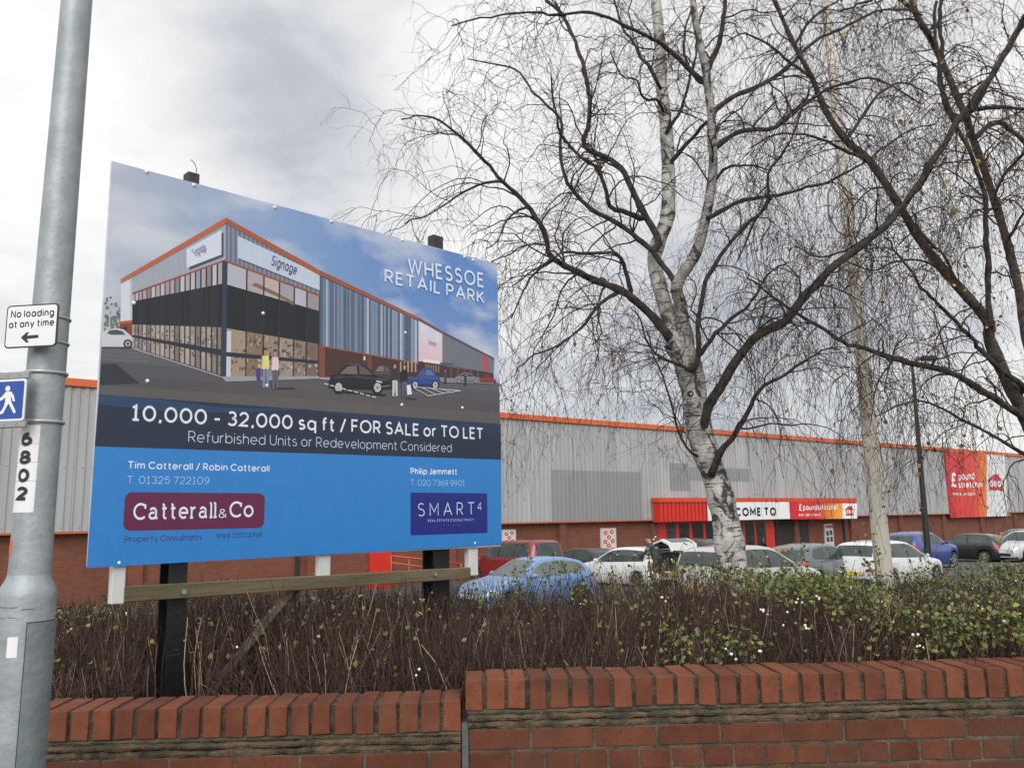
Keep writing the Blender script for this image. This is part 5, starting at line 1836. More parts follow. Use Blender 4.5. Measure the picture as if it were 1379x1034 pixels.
# person leaning into the boot
def person_at(px, Y, z, label, facing):
    p = at(px, 740, Y)
    t = thing('person', label, 'person', (p.x, p.y, z), math.atan2(facing[1], facing[0]))
    me = bpy.data.meshes.new('body')
    V = [(0, 0, .92), (-.02, 0, 1.08), (.06, 0, 1.25), (.16, 0, 1.40), (.22, 0, 1.46), (.27, 0, 1.52), (.31, 0, 1.60), (.32, 0, 1.68),
         (0, .10, .90), (.03, .11, .50), (-.02, .12, .08), (.13, .13, .04), (0, -.10, .90), (-.04, -.11, .50), (-.12, -.12, .08), (.03, -.13, .04),
         (.16, .19, 1.38), (.32, .23, 1.14), (.55, .17, 1.10), (.64, .15, 1.10), (.16, -.19, 1.38), (.34, -.23, 1.14), (.57, -.17, 1.08), (.66, -.15, 1.08)]
    Ed = [(0, 1), (1, 2), (2, 3), (3, 4), (4, 5), (5, 6), (6, 7), (0, 8), (8, 9), (9, 10), (10, 11), (0, 12), (12, 13), (13, 14), (14, 15), (3, 16), (16, 17), (17, 18), (18, 19), (3, 20), (20, 21), (21, 22), (22, 23)]
    R = [.15, .145, .165, .17, .06, .075, .105, .085, .10, .075, .05, .045, .10, .075, .05, .045, .075, .055, .042, .035, .075, .055, .042, .035]
    me.from_pydata(V, Ed, [])
    o = bpy.data.objects.new('body', me)
    COL.objects.link(o)
    o.parent = t
    md = o.modifiers.new('skin', 'SKIN')
    for k, r in enumerate(R):
        me.skin_vertices[0].data[k].radius = (r, r * (1.15 if k in (1, 2, 3) else 1))
    me.skin_vertices[0].data[0].use_root = True
    o.modifiers.new('sub', 'SUBSURF').levels = 2
    o.modifiers['sub'].render_levels = 2
    # clothing colours by height on the one continuous body
    m = bpy.data.materials.new('clothed_figure')
    m.use_nodes = True
    nt = m.node_tree
    tc_ = nt.nodes.new('ShaderNodeTexCoord')
    s = nt.nodes.new('ShaderNodeSeparateXYZ')
    nt.links.new(tc_.outputs['Object'], s.inputs[0])
    rp = nt.nodes.new('ShaderNodeValToRGB')
    rp.color_ramp.interpolation = 'CONSTANT'
    e = rp.color_ramp.elements
    e[0].position, e[0].color = 0, (.015, .013, .012, 1)
    e[1].position, e[1].color = .07, (.03, .035, .05, 1)
    for q, c in ((.90, (.035, .045, .065)), (1.49, (.45, .24, .17))):
        x = e.new(q / 2)
        x.color = (*c, 1)
    e[1].position = .035
    mm = nt.nodes.new('ShaderNodeMath')
    mm.operation = 'MULTIPLY'
    mm.inputs[1].default_value = .5
    nt.links.new(s.outputs[2], mm.inputs[0])
    nt.links.new(mm.outputs[0], rp.inputs[0])
    nt.links.new(rp.outputs[0], nt.nodes['Principled BSDF'].inputs['Base Color'])
    nt.nodes['Principled BSDF'].inputs['Roughness'].default_value = .8
    me.materials.append(m)
    mb = MB()                            # short hair cap, ears, nose
    n_ = 14
    c = Vector((.305, 0, 1.655))
    vs = [c + Vector((-.02 + .108 * math.cos(a) * math.sin(b), .104 * math.sin(a) * math.sin(b), .118 * math.cos(b))) for b in (0.05, .5, .9, 1.25, 1.55) for a in [2 * math.pi * k / n_ for k in range(n_)]]
    mb.add(vs, [(i * n_ + k, i * n_ + (k + 1) % n_, (i + 1) * n_ + (k + 1) % n_, (i + 1) * n_ + k) for i in range(4) for k in range(n_)] + [tuple(range(n_))])
    mb.build('hair', mat('dark_hair', (.05, .03, .02), .8, var=.3), t, smooth=True, local=True)
    M_skin = mat('skin', (.45, .24, .17), .6, var=.1)
    mb = MB()
    mb.add([(.405, -.018, 1.60), (.405, .018, 1.60), (.43, 0, 1.595), (.41, 0, 1.65)], [(0, 1, 2), (0, 2, 3), (1, 3, 2)])
    mb.build('nose', M_skin, t, local=True)
    for s_ in (-1, 1):
        mb = MB()
        mb.obox((.31, s_ * .10, 1.62), (.02, 0, 0), (0, .012, 0), (0, 0, .032), 0, .008)
        mb.build('ear', M_skin, t, local=True)
        for k in range(5):                   # five fingers
            mb = MB()
            y = s_ * (.15 if s_ > 0 else .15) + (k - 2) * .017
            x0 = .65 if k else .62
            mb.tube([(x0, y, 1.09), (x0 + .045 + .008 * (k in (2, 3)), y, 1.08), (x0 + .07 + .01 * (k in (2, 3)), y, 1.05)], [.011, .009, .007], 6)
            mb.build('finger', M_skin, t, smooth=True, local=True)
    return t
rear = at(872, 740, 28.9)
person_at(884, 28.6, -.78, 'person in a dark jacket bending towards the open boot of the white car', (NOSE[0] * .9 - .2, NOSE[1] * .9))

# ------------------------------------------------------------------ cream pole and black lamp post
M_cream = mat('cream_pole_paint', (0.62, 0.57, 0.48), .5, var=.05, vscale=5)
fp0, fp1 = at(1191, 775, 9.2), at(1111, 0, 9.2)
fd = (fp1 - fp0).normalized()
t = thing('pole', 'tall cream tapered pole standing behind the hedge, leaning slightly left', 'pole', (fp0.x, fp0.y, .2))
mb = MB()
ps = []
for k in range(16):
    f = -.08 + 1.5 * k / 15
    y = 775 * (1 - f)
    ps.append((fp0 + (fp1 - fp0) * f, max(.03, (.092 - .048 * max(f, 0)))))
mb.tube([p for p, r in ps], [r for p, r in ps], 20)
mb.build('shaft', M_cream, t, smooth=True, autosmooth=50)
mb = MB()
c = at(1131, 268, 9.2)
for s_ in (-1, 1):
    q = [at(1131 + s_ * 5, 232, 9.2), at(1131 + s_ * 16, 262, 9.15), at(1133 + s_ * 17, 290, 9.15), at(1138 + s_ * 10, 312, 9.15), at(1140, 318, 9.08)]
    mb.tube(q, .012, 6)
mb.build('rope_loop', mat('worn_rope', (0.3, 0.26, 0.2), .9, var=.2), t, smooth=True)
b0, b1 = at(1250, 748, 32), at(1228.5, 492, 32)
t = thing('lamp_post', 'slim black lamp post with two lantern heads rising behind the white car', 'lamp post', (b0.x, b0.y, zc(32)))
mb = MB()
bz = b0 + (b0 - b1) * .25
mb.tube([(bz.x, bz.y, zc(32) - .1), b0, b0 + (b1 - b0) * .3, b1], [.125, .12, .10, .055], 12)
mb.build('shaft', M_post, t, smooth=True, autosmooth=50)
for s_ in (-1, 1):
    mb = MB()
    p = b1 + Vector((0, 0, .02))
    mb.tube([p, p + Vector((s_ * .2, 0, .22)), p + Vector((s_ * .45, 0, .3))], .04, 8)
    mb.build('arm', M_post, t, smooth=True)
    mb = MB()
    p2 = p + Vector((s_ * .45, 0, .3))
    mb.obox(p2 + Vector((s_ * .2, 0, -.05)), (.28, 0, 0), (0, .14, 0), (0, 0, .09), 0, .05)
    mb.build('lantern', M_post, t)

# ------------------------------------------------------------------ vegetation
def tubes(P, R, S=3):
    """P (N,K,3) centre lines, R (N,K) radii -> verts, quads"""
    N, K, _ = P.shape
    T = np.empty_like(P)
    T[:, 1:-1] = P[:, 2:] - P[:, :-2]
    T[:, 0] = P[:, 1] - P[:, 0]
    T[:, -1] = P[:, -1] - P[:, -2]
    T /= np.linalg.norm(T, axis=2, keepdims=True) + 1e-9
    ref = np.where(np.abs(T[..., 2:3]) < .8, np.array([0., 0, 1]), np.array([1., 0, 0]))
    if K > 3:                                # one reference per line keeps the tube from twisting
        ref = np.repeat(np.where(np.abs(T.mean(1)[:, 2:3]) < .7, np.array([[0., 0, 1]]), np.array([[.83, .55, 0]]))[:, None], K, 1)
    A = np.cross(T, ref)
    A /= np.linalg.norm(A, axis=2, keepdims=True) + 1e-9
    Bv = np.cross(T, A)
    an = np.arange(S) * 2 * math.pi / S
    V = P[:, :, None, :] + R[:, :, None, None] * (A[:, :, None, :] * np.cos(an)[None, None, :, None] + Bv[:, :, None, :] * np.sin(an)[None, None, :, None])
    idx = np.arange(N * K * S).reshape(N, K, S)
    nx_ = np.roll(idx, -1, axis=2)
    F = np.stack([idx[:, :-1], nx_[:, :-1], nx_[:, 1:], idx[:, 1:]], -1).reshape(-1, 4)
    return V.reshape(-1, 3), F
def np_mesh(name, chunks, m, parent=None, smooth=True):
    vs, fs, o = [], [], 0
    for V, F in chunks:
        vs.append(V)
        fs.append(F + o)
        o += len(V)
    V, F = np.concatenate(vs), np.concatenate(fs)
    if parent is not None:
        V = V - np.array(MATS[parent.name].translation)
    me = bpy.data.meshes.new(name)
    me.vertices.add(len(V))
    me.vertices.foreach_set('co', V.astype(np.float32).ravel())
    me.loops.add(F.size)
    me.loops.foreach_set('vertex_index', F.astype(np.int32).ravel())
    me.polygons.add(len(F))
    me.polygons.foreach_set('loop_start', np.arange(0, F.size, F.shape[1], dtype=np.int32))
    if smooth:
        me.polygons.foreach_set('use_smooth', np.ones(len(F), dtype=bool))
    me.update(calc_edges=True)
    me.materials.append(m)
    o_ = bpy.data.objects.new(name, me)
    COL.objects.link(o_)
    MATS[o_.name] = Matrix.Identity(4)
    if parent is not None:
        o_.parent = parent
        MATS[o_.name] = MATS[parent.name]
    return o_
def norm(a):
    return a / (np.linalg.norm(a, axis=-1, keepdims=True) + 1e-9)
def grow(P0, D0, L, K, droop, wob, upfirst=None):
    """N shoots from P0 along D0 with length L, bending down by droop"""
    N = len(P0)
    P = np.empty((N, K, 3))
    P[:, 0] = P0
    d = norm(D0)
    st = (L / (K - 1))[:, None]
    for k in range(1, K):
        d = d + rng.normal(0, wob, (N, 3))
        d[:, 2] -= droop * (k / K) if np.isscalar(droop) else (droop * (k / K))
        d = norm(d)
        P[:, k] = P[:, k - 1] + d * st
    return P
def resample(pts, rad, step):
    pts = np.array([list(p) for p in pts])
    # Catmull-Rom then even spacing
    o, rr = [], []
    n = len(pts)
    for i in range(n - 1):
        p0, p1, p2, p3 = pts[max(i - 1, 0)], pts[i], pts[i + 1], pts[min(i + 2, n - 1)]
        for k in range(8):
            t_ = k / 8
            o.append(.5 * ((2 * p1) + (-p0 + p2) * t_ + (2 * p0 - 5 * p1 + 4 * p2 - p3) * t_ ** 2 + (-p0 + 3 * p1 - 3 * p2 + p3) * t_ ** 3))
            rr.append(rad[i] + (rad[i + 1] - rad[i]) * t_)
    o.append(pts[-1])
    rr.append(rad[-1])
    o, rr = np.array(o), np.array(rr)
    s = np.concatenate([[0], np.cumsum(np.linalg.norm(np.diff(o, axis=0), axis=1))])
    m = max(4, int(s[-1] / step))
    q = np.linspace(0, s[-1], m)
    return np.stack([np.interp(q, s, o[:, k]) for k in range(3)], 1), np.interp(q, s, rr)
def limb(px_pts, y0, y1, w0, w1, Yf=None, power=1.0):
    """photo trace -> 3D centre line; depth runs from y0 to y1; widths are photo pixels"""
    n = len(px_pts)
    pts, rad = [], []
    for i, (x, y) in enumerate(px_pts):
        f = i / (n - 1)
        Y = y0 + (y1 - y0) * f ** power
        pts.append(at(x, y, Y))
        rad.append((w0 + (w1 - w0) * f ** .8) * .44 / FPX * Y)
    return pts, rad
def bark_white(k=1.0, sp=.56):
    m = bpy.data.materials.new('birch_bark')
    m.use_nodes = True
    nt = m.node_tree
    b = nt.nodes['Principled BSDF']
    b.inputs['Roughness'].default_value = .85
    N, L = nt.nodes.new, nt.links.new
    t_ = N('ShaderNodeTexCoord')
    def nz(scale, sc, det=6, dist=0.0):
        mp = N('ShaderNodeMapping')
        mp.inputs['Scale'].default_value = sc
        L(t_.outputs['Object'], mp.inputs[0])
        n = N('ShaderNodeTexNoise')
        n.inputs['Scale'].default_value = scale
        n.inputs['Detail'].default_value = det
        n.inputs['Roughness'].default_value = .6
        n.inputs['Distortion'].default_value = dist
        L(mp.outputs[0], n.inputs[0])
        return n.outputs[0]
    def ramp(src, a, c0, p, c1):
        r = N('ShaderNodeValToRGB')
        r.color_ramp.elements[0].position, r.color_ramp.elements[1].position = a, p
        r.color_ramp.elements[0].color, r.color_ramp.elements[1].color = (*c0, 1), (*c1, 1)
        L(src, r.inputs[0])
        return r.outputs[0]
    def mixn(f, a, c):
        x = N('ShaderNodeMix')
        x.data_type = 'RGBA'
        L(f, x.inputs[0])
        L(a, x.inputs[6])
        if isinstance(c, tuple):
            x.inputs[7].default_value = (*c, 1)
        else:
            L(c, x.inputs[7])
        return x.outputs[2]
    base_c = ramp(nz(9, (1, 1, .8)), .32, (.20 * k, .19 * k, .17 * k), .58, (.56 * k, .54 * k, .50 * k))
    lent = ramp(nz(16, (.35, .35, 3.4), 4), .58, (0, 0, 0), .62, (.95, .95, .95))     # dark bands across the stem
    fiss = ramp(nz(4.2, (1.3, 1.3, 1.0), 7, 1.2), .55, (0, 0, 0), .60, (.95, .95, .95))
    speck = ramp(nz(60, (1, 1, 2), 4), sp, (0, 0, 0), sp + .1, (.8, .8, .8))
    c = mixn(speck, base_c, (.12, .105, .09))
    c = mixn(lent, c, (.07, .06, .05))
    c = mixn(fiss, c, (.035, .03, .026))
    L(c, b.inputs['Base Color'])
    bp = N('ShaderNodeBump')
    bp.inputs['Strength'].default_value = .7
    bp.inputs['Distance'].default_value = .02
    L(fiss, bp.inputs['Height'])
    bp.invert = True
    L(bp.outputs[0], b.inputs['Normal'])
    return m
M_birch = bark_white()
M_birch2 = bark_white(.75, .5)
M_limb = mat('dark_branch_bark', (0.060, 0.047, 0.037), .9, col2=(0.018, 0.014, 0.012), vscale=18, thr=(.4, .62), bump=.6, bscale=45)
M_gbark = mat('greybrown_bark', (0.10, 0.08, 0.058), .9, col2=(0.035, 0.028, 0.021), vscale=12, thr=(.4, .62), bump=.7, bscale=40, stretch=(1, 1, 2.5))
M_twig = mat('birch_twig', (0.058, 0.038, 0.028), .85, island=.4)
M_leafy = mat('yellow_birch_leaf', (0.36, 0.20, 0.05), .7, island=.45)

def make_tree(t, trunk_mat, trunks, limbs, seeds):
    """trunks and limbs: lists of (points, radii). Shoots are grown from the limbs, every order finer."""
    wood = []
    tch, lch = [], []
    for pts, rad in trunks:
        P, R = resample(pts, rad, .05)
        n = len(P)
        ph = rng.uniform(0, 6)
        R = R * (1 + .05 * np.sin(np.arange(n) * .9 + ph) + .035 * rng.normal(0, 1, n))
        tch.append(tubes(P[None], R[None], 18))
        wood.append((P, R))
    for a_ in range(len(tch)):
        np_mesh('trunk' if a_ == 0 else 'stem', [tch[a_]], trunk_mat[a_], t)
    for pts, rad in limbs:
        p0 = np.array(list(pts[0]))          # root each bough in the wood it springs from
        best, bd = None, .45
        for Pw, Rw in wood:
            d_ = np.linalg.norm(Pw - p0, axis=1)
            j = int(d_.argmin())
            if d_[j] < bd:
                best, bd = Pw[j], d_[j]
        if best is not None and bd > .02:
            pts, rad = [Vector(best)] + list(pts), [rad[0]] + list(rad)
        P, R = resample(pts, rad, .06)
        n = len(P)
        wob = rng.normal(0, 1, (n, 3))
        kink = np.cumsum(rng.normal(0, 1, (n, 3)) * (rng.random((n, 1)) < .35), axis=0)
        kink -= np.linspace(0, 1, n)[:, None] * kink[-1]
        wob[1:-1] = (wob[:-2] + wob[1:-1] + wob[2:]) / 3
        P = P + (wob * (np.minimum(R, .02) * .7)[:, None] + kink * .011) * np.linspace(0, 1, n)[:, None] ** .4
        R = R * (1 + .07 * rng.normal(0, 1, n))
        lch.append(tubes(P[None], R[None], 9))
        wood.append((P, R))
    return wood, lch

def shoots(wood, spec):
    """wood: list of (P,R,weep,dens); returns tube chunks and the end points for leaves"""
    ch, tips, allp = [], [], []
    S0, D0, L0, R0, W0 = [], [], [], [], []
    for P, R, weep, dens, out_ in wood:
        n = len(P)
        seg = np.linalg.norm(np.diff(P, axis=0), axis=1).sum()
        m = max(2, int(seg / .17 * dens))
        f = rng.uniform(.12, 1.0, m) ** .8
        i = np.minimum((f * (n - 1)).astype(int), n - 2)
        T = norm(P[i + 1] - P[i])
        rd = norm(rng.normal(0, 1, (m, 3)))
        pr = norm(rd - T * (rd * T).sum(1, keepdims=True))
        D = norm(T * rng.uniform(.25, .8, (m, 1)) + pr * rng.uniform(.6, 1.0, (m, 1)) + np.array([0, 0, .15]) + np.array(out_) * .25)
        S0.append(P[i]); D0.append(D)
        L0.append(rng.uniform(.4, 1.15, m) * (.55 + .65 * (1 - f)))
        R0.append(np.clip(R[i] * .42, .0035, .009))
        W0.append(np.full(m, weep))
    S0, D0, L0, R0, W0 = map(np.concatenate, (S0, D0, L0, R0, W0))
    K = 11
    P1 = grow(S0, D0, L0, K, .14 + .30 * W0, .25)
    tap = np.linspace(1, .28, K)
    ch.append(tubes(P1, R0[:, None] * tap[None], 5))
    def sub(P, R, W, m, lmin, lmax, rmul, rlo, rhi, droop0, droopw, wob, K, S, fmin=.15, tang=(.3, .9), wl=1.0):
        N, Kp, _ = P.shape
        k = np.repeat(np.arange(N), m)
        f = rng.uniform(fmin, 1, N * m)
        i = np.minimum((f * (Kp - 1)).astype(int), Kp - 2)
        fr = (f * (Kp - 1) - i)[:, None]
        st = P[k, i] * (1 - fr) + P[k, i + 1] * fr
        T = norm(P[k, i + 1] - P[k, i])
        rd = norm(rng.normal(0, 1, (N * m, 3)))
        pr = norm(rd - T * (rd * T).sum(1, keepdims=True))
        D = norm(T * rng.uniform(*tang, (N * m, 1)) + pr * rng.uniform(.45, 1.0, (N * m, 1)))
        w = W[k]
        L = rng.uniform(lmin, lmax, N * m) * (1 + wl * w * rng.uniform(.2, 1.4, N * m))
        r = np.clip(R[k, i] * rmul, rlo, rhi)
        Q = grow(st, D, L, K, droop0 + droopw * w, wob)
        RR = r[:, None] * np.linspace(1, .45, K)[None]
        ch.append(tubes(Q, RR, S))
        return Q, RR, w
    P2, R2, W2 = sub(P1, R0[:, None] * tap[None], W0, spec[0], .18, .55, .62, .0023, .0040, .06, .60, .25, 9, 4)
    P3, R3, W3 = sub(P2, R2, W2, spec[1], .12, .34, .62, .0015, .0021, .05, 1.0, .22, 8, 3, wl=1.3)
    keep = rng.random(len(P2)) < .6
    P4, R4, W4 = sub(P3, R3, W3, spec[2], .05, .16, .7, .0012, .0015, .03, .8, .24, 5, 3)
    return ch, np.concatenate([P3.reshape(-1, 3), P4.reshape(-1, 3)]), np.concatenate([np.repeat(W3, P3.shape[1]), np.repeat(W4, P4.shape[1])])
def catkins(pts, n, ln, r):
    i = rng.integers(0, len(pts), n)
    P = np.empty((n, 4, 3))
    d = norm(np.stack([rng.normal(0, .35, n), rng.normal(0, .35, n), -np.ones(n)], 1))
    L = rng.uniform(.6, 1.3, n) * ln
    for k in range(4):
        P[:, k] = pts[i] + d * (L * k / 3)[:, None]
    R = np.outer(rng.uniform(.7, 1.2, n) * r, [.6, 1, 1, .4])
    return tubes(P, R, 4)
def leaves(pts, size, fold=.3, hang=None, jitter=.01):
    """small folded leaves: 6 corners, two halves"""
    n = len(pts)
    u = norm(rng.normal(0, 1, (n, 3)) + (np.array([0, 0, -1.2]) if hang else 0))
    w = rng.normal(0, 1, (n, 3))
    v = norm(w - u * (w * u).sum(1, keepdims=True))
    q = np.cross(u, v)
    s = (size * rng.uniform(.6, 1.35, n))[:, None]
    b = pts + rng.normal(0, jitter, (n, 3))
    V = np.stack([b, b + (u * .45 + v * .42 + q * fold * .4) * s, b + (u * .75 + v * .28 + q * fold * .3) * s, b + u * 1.1 * s, b + (u * .75 - v * .28 + q * fold * .3) * s, b + (u * .45 - v * .42 + q * fold * .4) * s], 1)
    o = (np.arange(n) * 6)[:, None]
    F = np.concatenate([o + np.array([[0, 1, 2, 3]]), o + np.array([[0, 3, 4, 5]])], 0)
    return V.reshape(-1, 3), F

# ---- the birch with the white trunk
TY = 7.0
b_base = at(990, 812, TY)
birch = thing('birch_tree', 'bare silver birch with peeling white trunk and long sideways boughs, in the hedge', 'tree', (b_base.x, TY, .55))
tr = []
px_tr = [(992, 860), (989, 800), (986, 765), (982, 730), (977, 700), (967, 655), (955, 621), (944, 587), (938, 553), (933, 519), (925, 488), (911, 458)]
w_tr = [50, 47, 42, 38, 37, 36, 34, 36, 34, 36, 37, 40]
def limbw(pp, ww, y0, y1):
    n = len(pp)
    return [at(x, y, y0 + (y1 - y0) * i / (n - 1)) for i, (x, y) in enumerate(pp)], [w / 2 / FPX * (y0 + (y1 - y0) * i / (n - 1)) for i, w in enumerate(ww)]
tr.append(limbw(px_tr, w_tr, TY, TY))
tr.append(limbw([(915, 470), (908, 450), (903, 435), (888, 384), (881, 350), (888, 322), (899, 290), (900, 232), (897, 174), (891, 116), (890, 77), (885, 19), (880, -30), (872, -120)], [34, 27, 22, 20, 20, 20, 20, 19, 18, 17, 16, 15, 13, 9], TY, TY + .5))
tr.append(limbw([(922, 478), (922, 455), (919, 430), (915, 405), (912, 382), (937, 341), (951, 290), (960, 232), (959, 186), (957, 147), (951, 97), (945, 70), (937, 31), (933, 0), (928, -60)], [30, 24, 20, 17, 16, 15, 14, 13, 13, 12, 12, 11, 10, 9, 7], TY, TY - .3))
L1 = [(908, 462), (883, 431), (852, 404), (812, 386), (778, 374), (744, 350), (736, 325), (731, 308), (709, 279), (690, 260), (674, 244), (651, 217), (624, 190), (597, 166), (570, 158), (540, 160)]
limb_list = [
    # px trace, depth start, depth end, width start, width end, weep, density, outward
    (L1, 7.0, 6.3, 15, 2.2, .22, 1.3, (-.5, 0, .1)),
    ([(852, 402), (846, 372), (838, 350), (826, 340), (800, 341), (779, 339), (758, 341), (735, 352), (712, 368), (690, 385)], 6.95, 6.2, 8, 2, .4, 1.2, (-.4, 0, 0)),
    ([(910, 384), (890, 352), (871, 333), (833, 302), (800, 283), (779, 267), (763, 240), (755, 201), (757, 166), (740, 143), (717, 120), (693, 93), (670, 87), (630, 80)], 6.9, 7.6, 10, 2.2, .15, 1.2, (-.4, .2, .2)),
    ([(886, 330), (883, 318), (864, 286), (848, 252), (829, 221), (794, 205), (786, 192), (790, 166), (792, 128), (783, 89), (767, 50), (748, 19), (732, 0), (715, -40)], 7.0, 7.9, 12, 5, .15, 1.1, (-.2, .2, .3)),
    ([(864, 295), (840, 286), (821, 279), (815, 255), (802, 224), (779, 209), (759, 186), (748, 160), (744, 130), (742, 105)], 7.1, 6.4, 9, 2.5, .2, 1.2, (-.2, -.2, .2)),
    ([(949, 112), (910, 77), (890, 62), (871, 50), (829, 27), (790, 14), (748, 17), (700, 18), (660, 21), (610, 35)], 6.9, 6.2, 9, 2.5, .2, 1.1, (-.4, -.1, .1)),
    ([(885, 112), (878, 98), (860, 74), (848, 55), (838, 42), (832, 20), (820, -20)], 7.2, 7.5, 6, 3, .15, 1.1, (-.1, .2, .2)),
    ([(885, 135), (872, 136), (862, 128), (858, 110), (838, 103), (822, 70)], 7.1, 6.6, 5, 2, .2, 1.2, (-.3, -.2, .1)),
    ([(744, 350), (730, 362), (712, 378), (700, 400), (688, 430)], 6.8, 6.4, 5, 1.8, .7, 1.4, (-.3, 0, -.2)),
    ([(674, 244), (645, 249), (620, 260), (600, 272), (575, 285), (545, 300)], 6.5, 6.0, 5, 1.8, .45, 1.4, (-.5, 0, 0)),
    ([(709, 279), (692, 285), (678, 300), (670, 325), (655, 335)], 6.6, 6.4, 4.5, 1.8, .6, 1.3, (-.2, 0, -.1)),
    ([(830, 396), (808, 408), (792, 430), (770, 450), (745, 468), (722, 478), (695, 500)], 6.9, 6.3, 6.5, 1.8, .75, 1.8, (-.4, 0, -.2)),
    ([(812, 388), (806, 410), (805, 432), (812, 448), (800, 462)], 6.9, 6.7, 4, 1.6, .5, 1.0, (0, 0, -.2)),
    ([(930, 500), (908, 490), (890, 482), (872, 460), (862, 430), (850, 415)], 6.9, 6.6, 6, 1.6, .2, 2.2, (-.4, 0, .1)),
    ([(934, 612), (916, 585), (905, 545), (893, 505), (880, 470), (868, 440)], 6.9, 6.7, 4.5, 1.6, .1, 2.6, (-.5, 0, .15)),
    ([(906, 214), (926, 190), (944, 172), (959, 158)], 7.2, 6.86, 6.5, 5, .3, .5, (0, 0, 0)),
    # right hand side
    ([(944, 590), (952, 553), (971, 519), (994, 482), (1021, 452), (1047, 435), (1065, 418), (1085, 391), (1099, 378), (1112, 358), (1150, 330), (1190, 300), (1210, 279), (1248, 224), (1287, 163), (1326, 116), (1379, 31), (1410, 0)], 6.95, 6.2, 17, 9, .8, .9, (.1, 0, -.1)),
    ([(957, 640), (968, 610), (988, 587), (1005, 555), (1018, 529), (1052, 506), (1075, 492), (1099, 479), (1130, 470)], 6.9, 6.3, 12, 2, 1.0, 1.2, (.2, 0, -.1)),
    ([(934, 486), (945, 476), (958, 461), (971, 445), (985, 430), (1005, 418), (1015, 402), (1021, 394), (1035, 370), (1062, 352)], 7.0, 7.5, 9, 2.5, .95, 1.5, (.2, .1, -.1)),
    ([(962, 150), (985, 132), (1016, 118), (1042, 105), (1066, 89), (1090, 66), (1117, 46), (1145, 32), (1171, 20), (1200, 12), (1240, 20)], 6.9, 7.4, 9, 3, .7, 1.1, (.2, 0, 0)),
    ([(964, 198), (982, 184), (1004, 174), (1043, 170), (1065, 157), (1086, 139), (1117, 120), (1145, 112), (1171, 108), (1200, 115), (1240, 140)], 6.85, 6.3, 9, 2.5, .85, 1.2, (.2, 0, 0)),
    ([(958, 292), (975, 280), (993, 271), (1030, 266), (1066, 259), (1090, 252), (1117, 244), (1163, 217), (1195, 192), (1225, 174), (1260, 168)], 6.8, 7.6, 8, 2, .9, 1.2, (.2, .1, -.1)),
    ([(938, 492), (940, 460), (941, 425), (945, 398), (952, 374), (975, 338), (1001, 306), (1022, 285), (1036, 265), (1035, 232), (1050, 212), (1063, 193), (1075, 160), (1090, 120)], 6.85, 6.4, 9, 3, .7, 1.1, (.1, -.1, 0)),
    ([(962, 245), (975, 228), (995, 222), (1020, 224), (1040, 232)], 6.85, 6.6, 6, 2, .9, 1.2, (.1, 0, -.1)),
    ([(950, 106), (962, 72), (972, 39), (975, 0), (985, -40)], 6.9, 6.8, 10, 6, .5, 1.0, (.1, 0, .1)),
    ([(945, 112), (930, 90), (925, 50), (932, 10)], 7.0, 7.4, 6, 3, .3, .8, (0, 0, .2)),
    ([(1036, 268), (1015, 300), (1002, 330), (992, 352)], 6.7, 6.9, 5, 2, 1.0, 1.6, (0, 0, -.3)),
    ([(900, 175), (915, 150), (925, 110), (935, 60), (948, 10)], 7.2, 7.6, 6, 3, .3, .9, (.1, .1, .2)),
]
lims = [limb(a, y0, y1, w0, w1) for (a, y0, y1, w0, w1, we, de, ou) in limb_list]
wood, lch = make_tree(birch, [M_birch, M_birch, M_birch2], tr, lims, None)
nt_ = len(tr)
W3 = []
for k, (P, R) in enumerate(wood):
    if k < nt_:
        if k > 0:
            W3.append((P[int(len(P) * .3):], R[int(len(P) * .3):], .35, .5, (0, 0, .1)))
    else:
        _, _, _, _, _, we, de, ou = limb_list[k - nt_]
        W3.append((P, R, we, de, ou))
np_mesh('bough', lch, M_limb, birch)
# burrs and knots on the trunk
mb = MB()
for (x, y, r) in ((925, 486, 3.6), (927, 532, 3.4)):
    p = at(x, y, TY) + Vector((0, -w_tr[6] / 2 / FPX * TY * .86, 0))
    n_ = 12
    vs = []
    for rr, o in ((1.3, .012), (1.15, -.012), (.8, -.016), (.6, .004), (.05, .006)):
        vs += [p + Vector((rr * r / FPX * TY * math.cos(2 * math.pi * k / n_), o, rr * r / FPX * TY * math.sin(2 * math.pi * k / n_))) for k in range(n_)]
    mb = MB()
    mb.add(vs, [(i * n_ + k, i * n_ + (k + 1) % n_, (i + 1) * n_ + (k + 1) % n_, (i + 1) * n_ + k) for i in range(4) for k in range(n_)])
    mb.build('knot', M_limb, birch, smooth=True)
ch, pts, pw = shoots(W3, (4, 3, 1))
np_mesh('twigs', ch[:1], M_limb, birch)['kind'] = 'stuff'
nfine = np_mesh
chf = []
for V, F in ch[1:]:
    chf.append((V, F))
np_mesh('fine_twigs', chf, M_twig, birch)['kind'] = 'stuff'
heavy = pts[pw > .45]
np_mesh('catkins', [catkins(heavy, 3200, .024, .0026), catkins(pts, 1500, .018, .002)], M_twig, birch)['kind'] = 'stuff'
low = heavy[(heavy[:, 2] < 3.4)]
np_mesh('leaves', [leaves(low[rng.integers(0, len(low), 90)], .034, hang=True)], M_leafy, birch)['kind'] = 'stuff'

def limbw_(pp, ww, y0, y1):
    return limbw(pp, [w * .74 for w in ww], y0, y1)
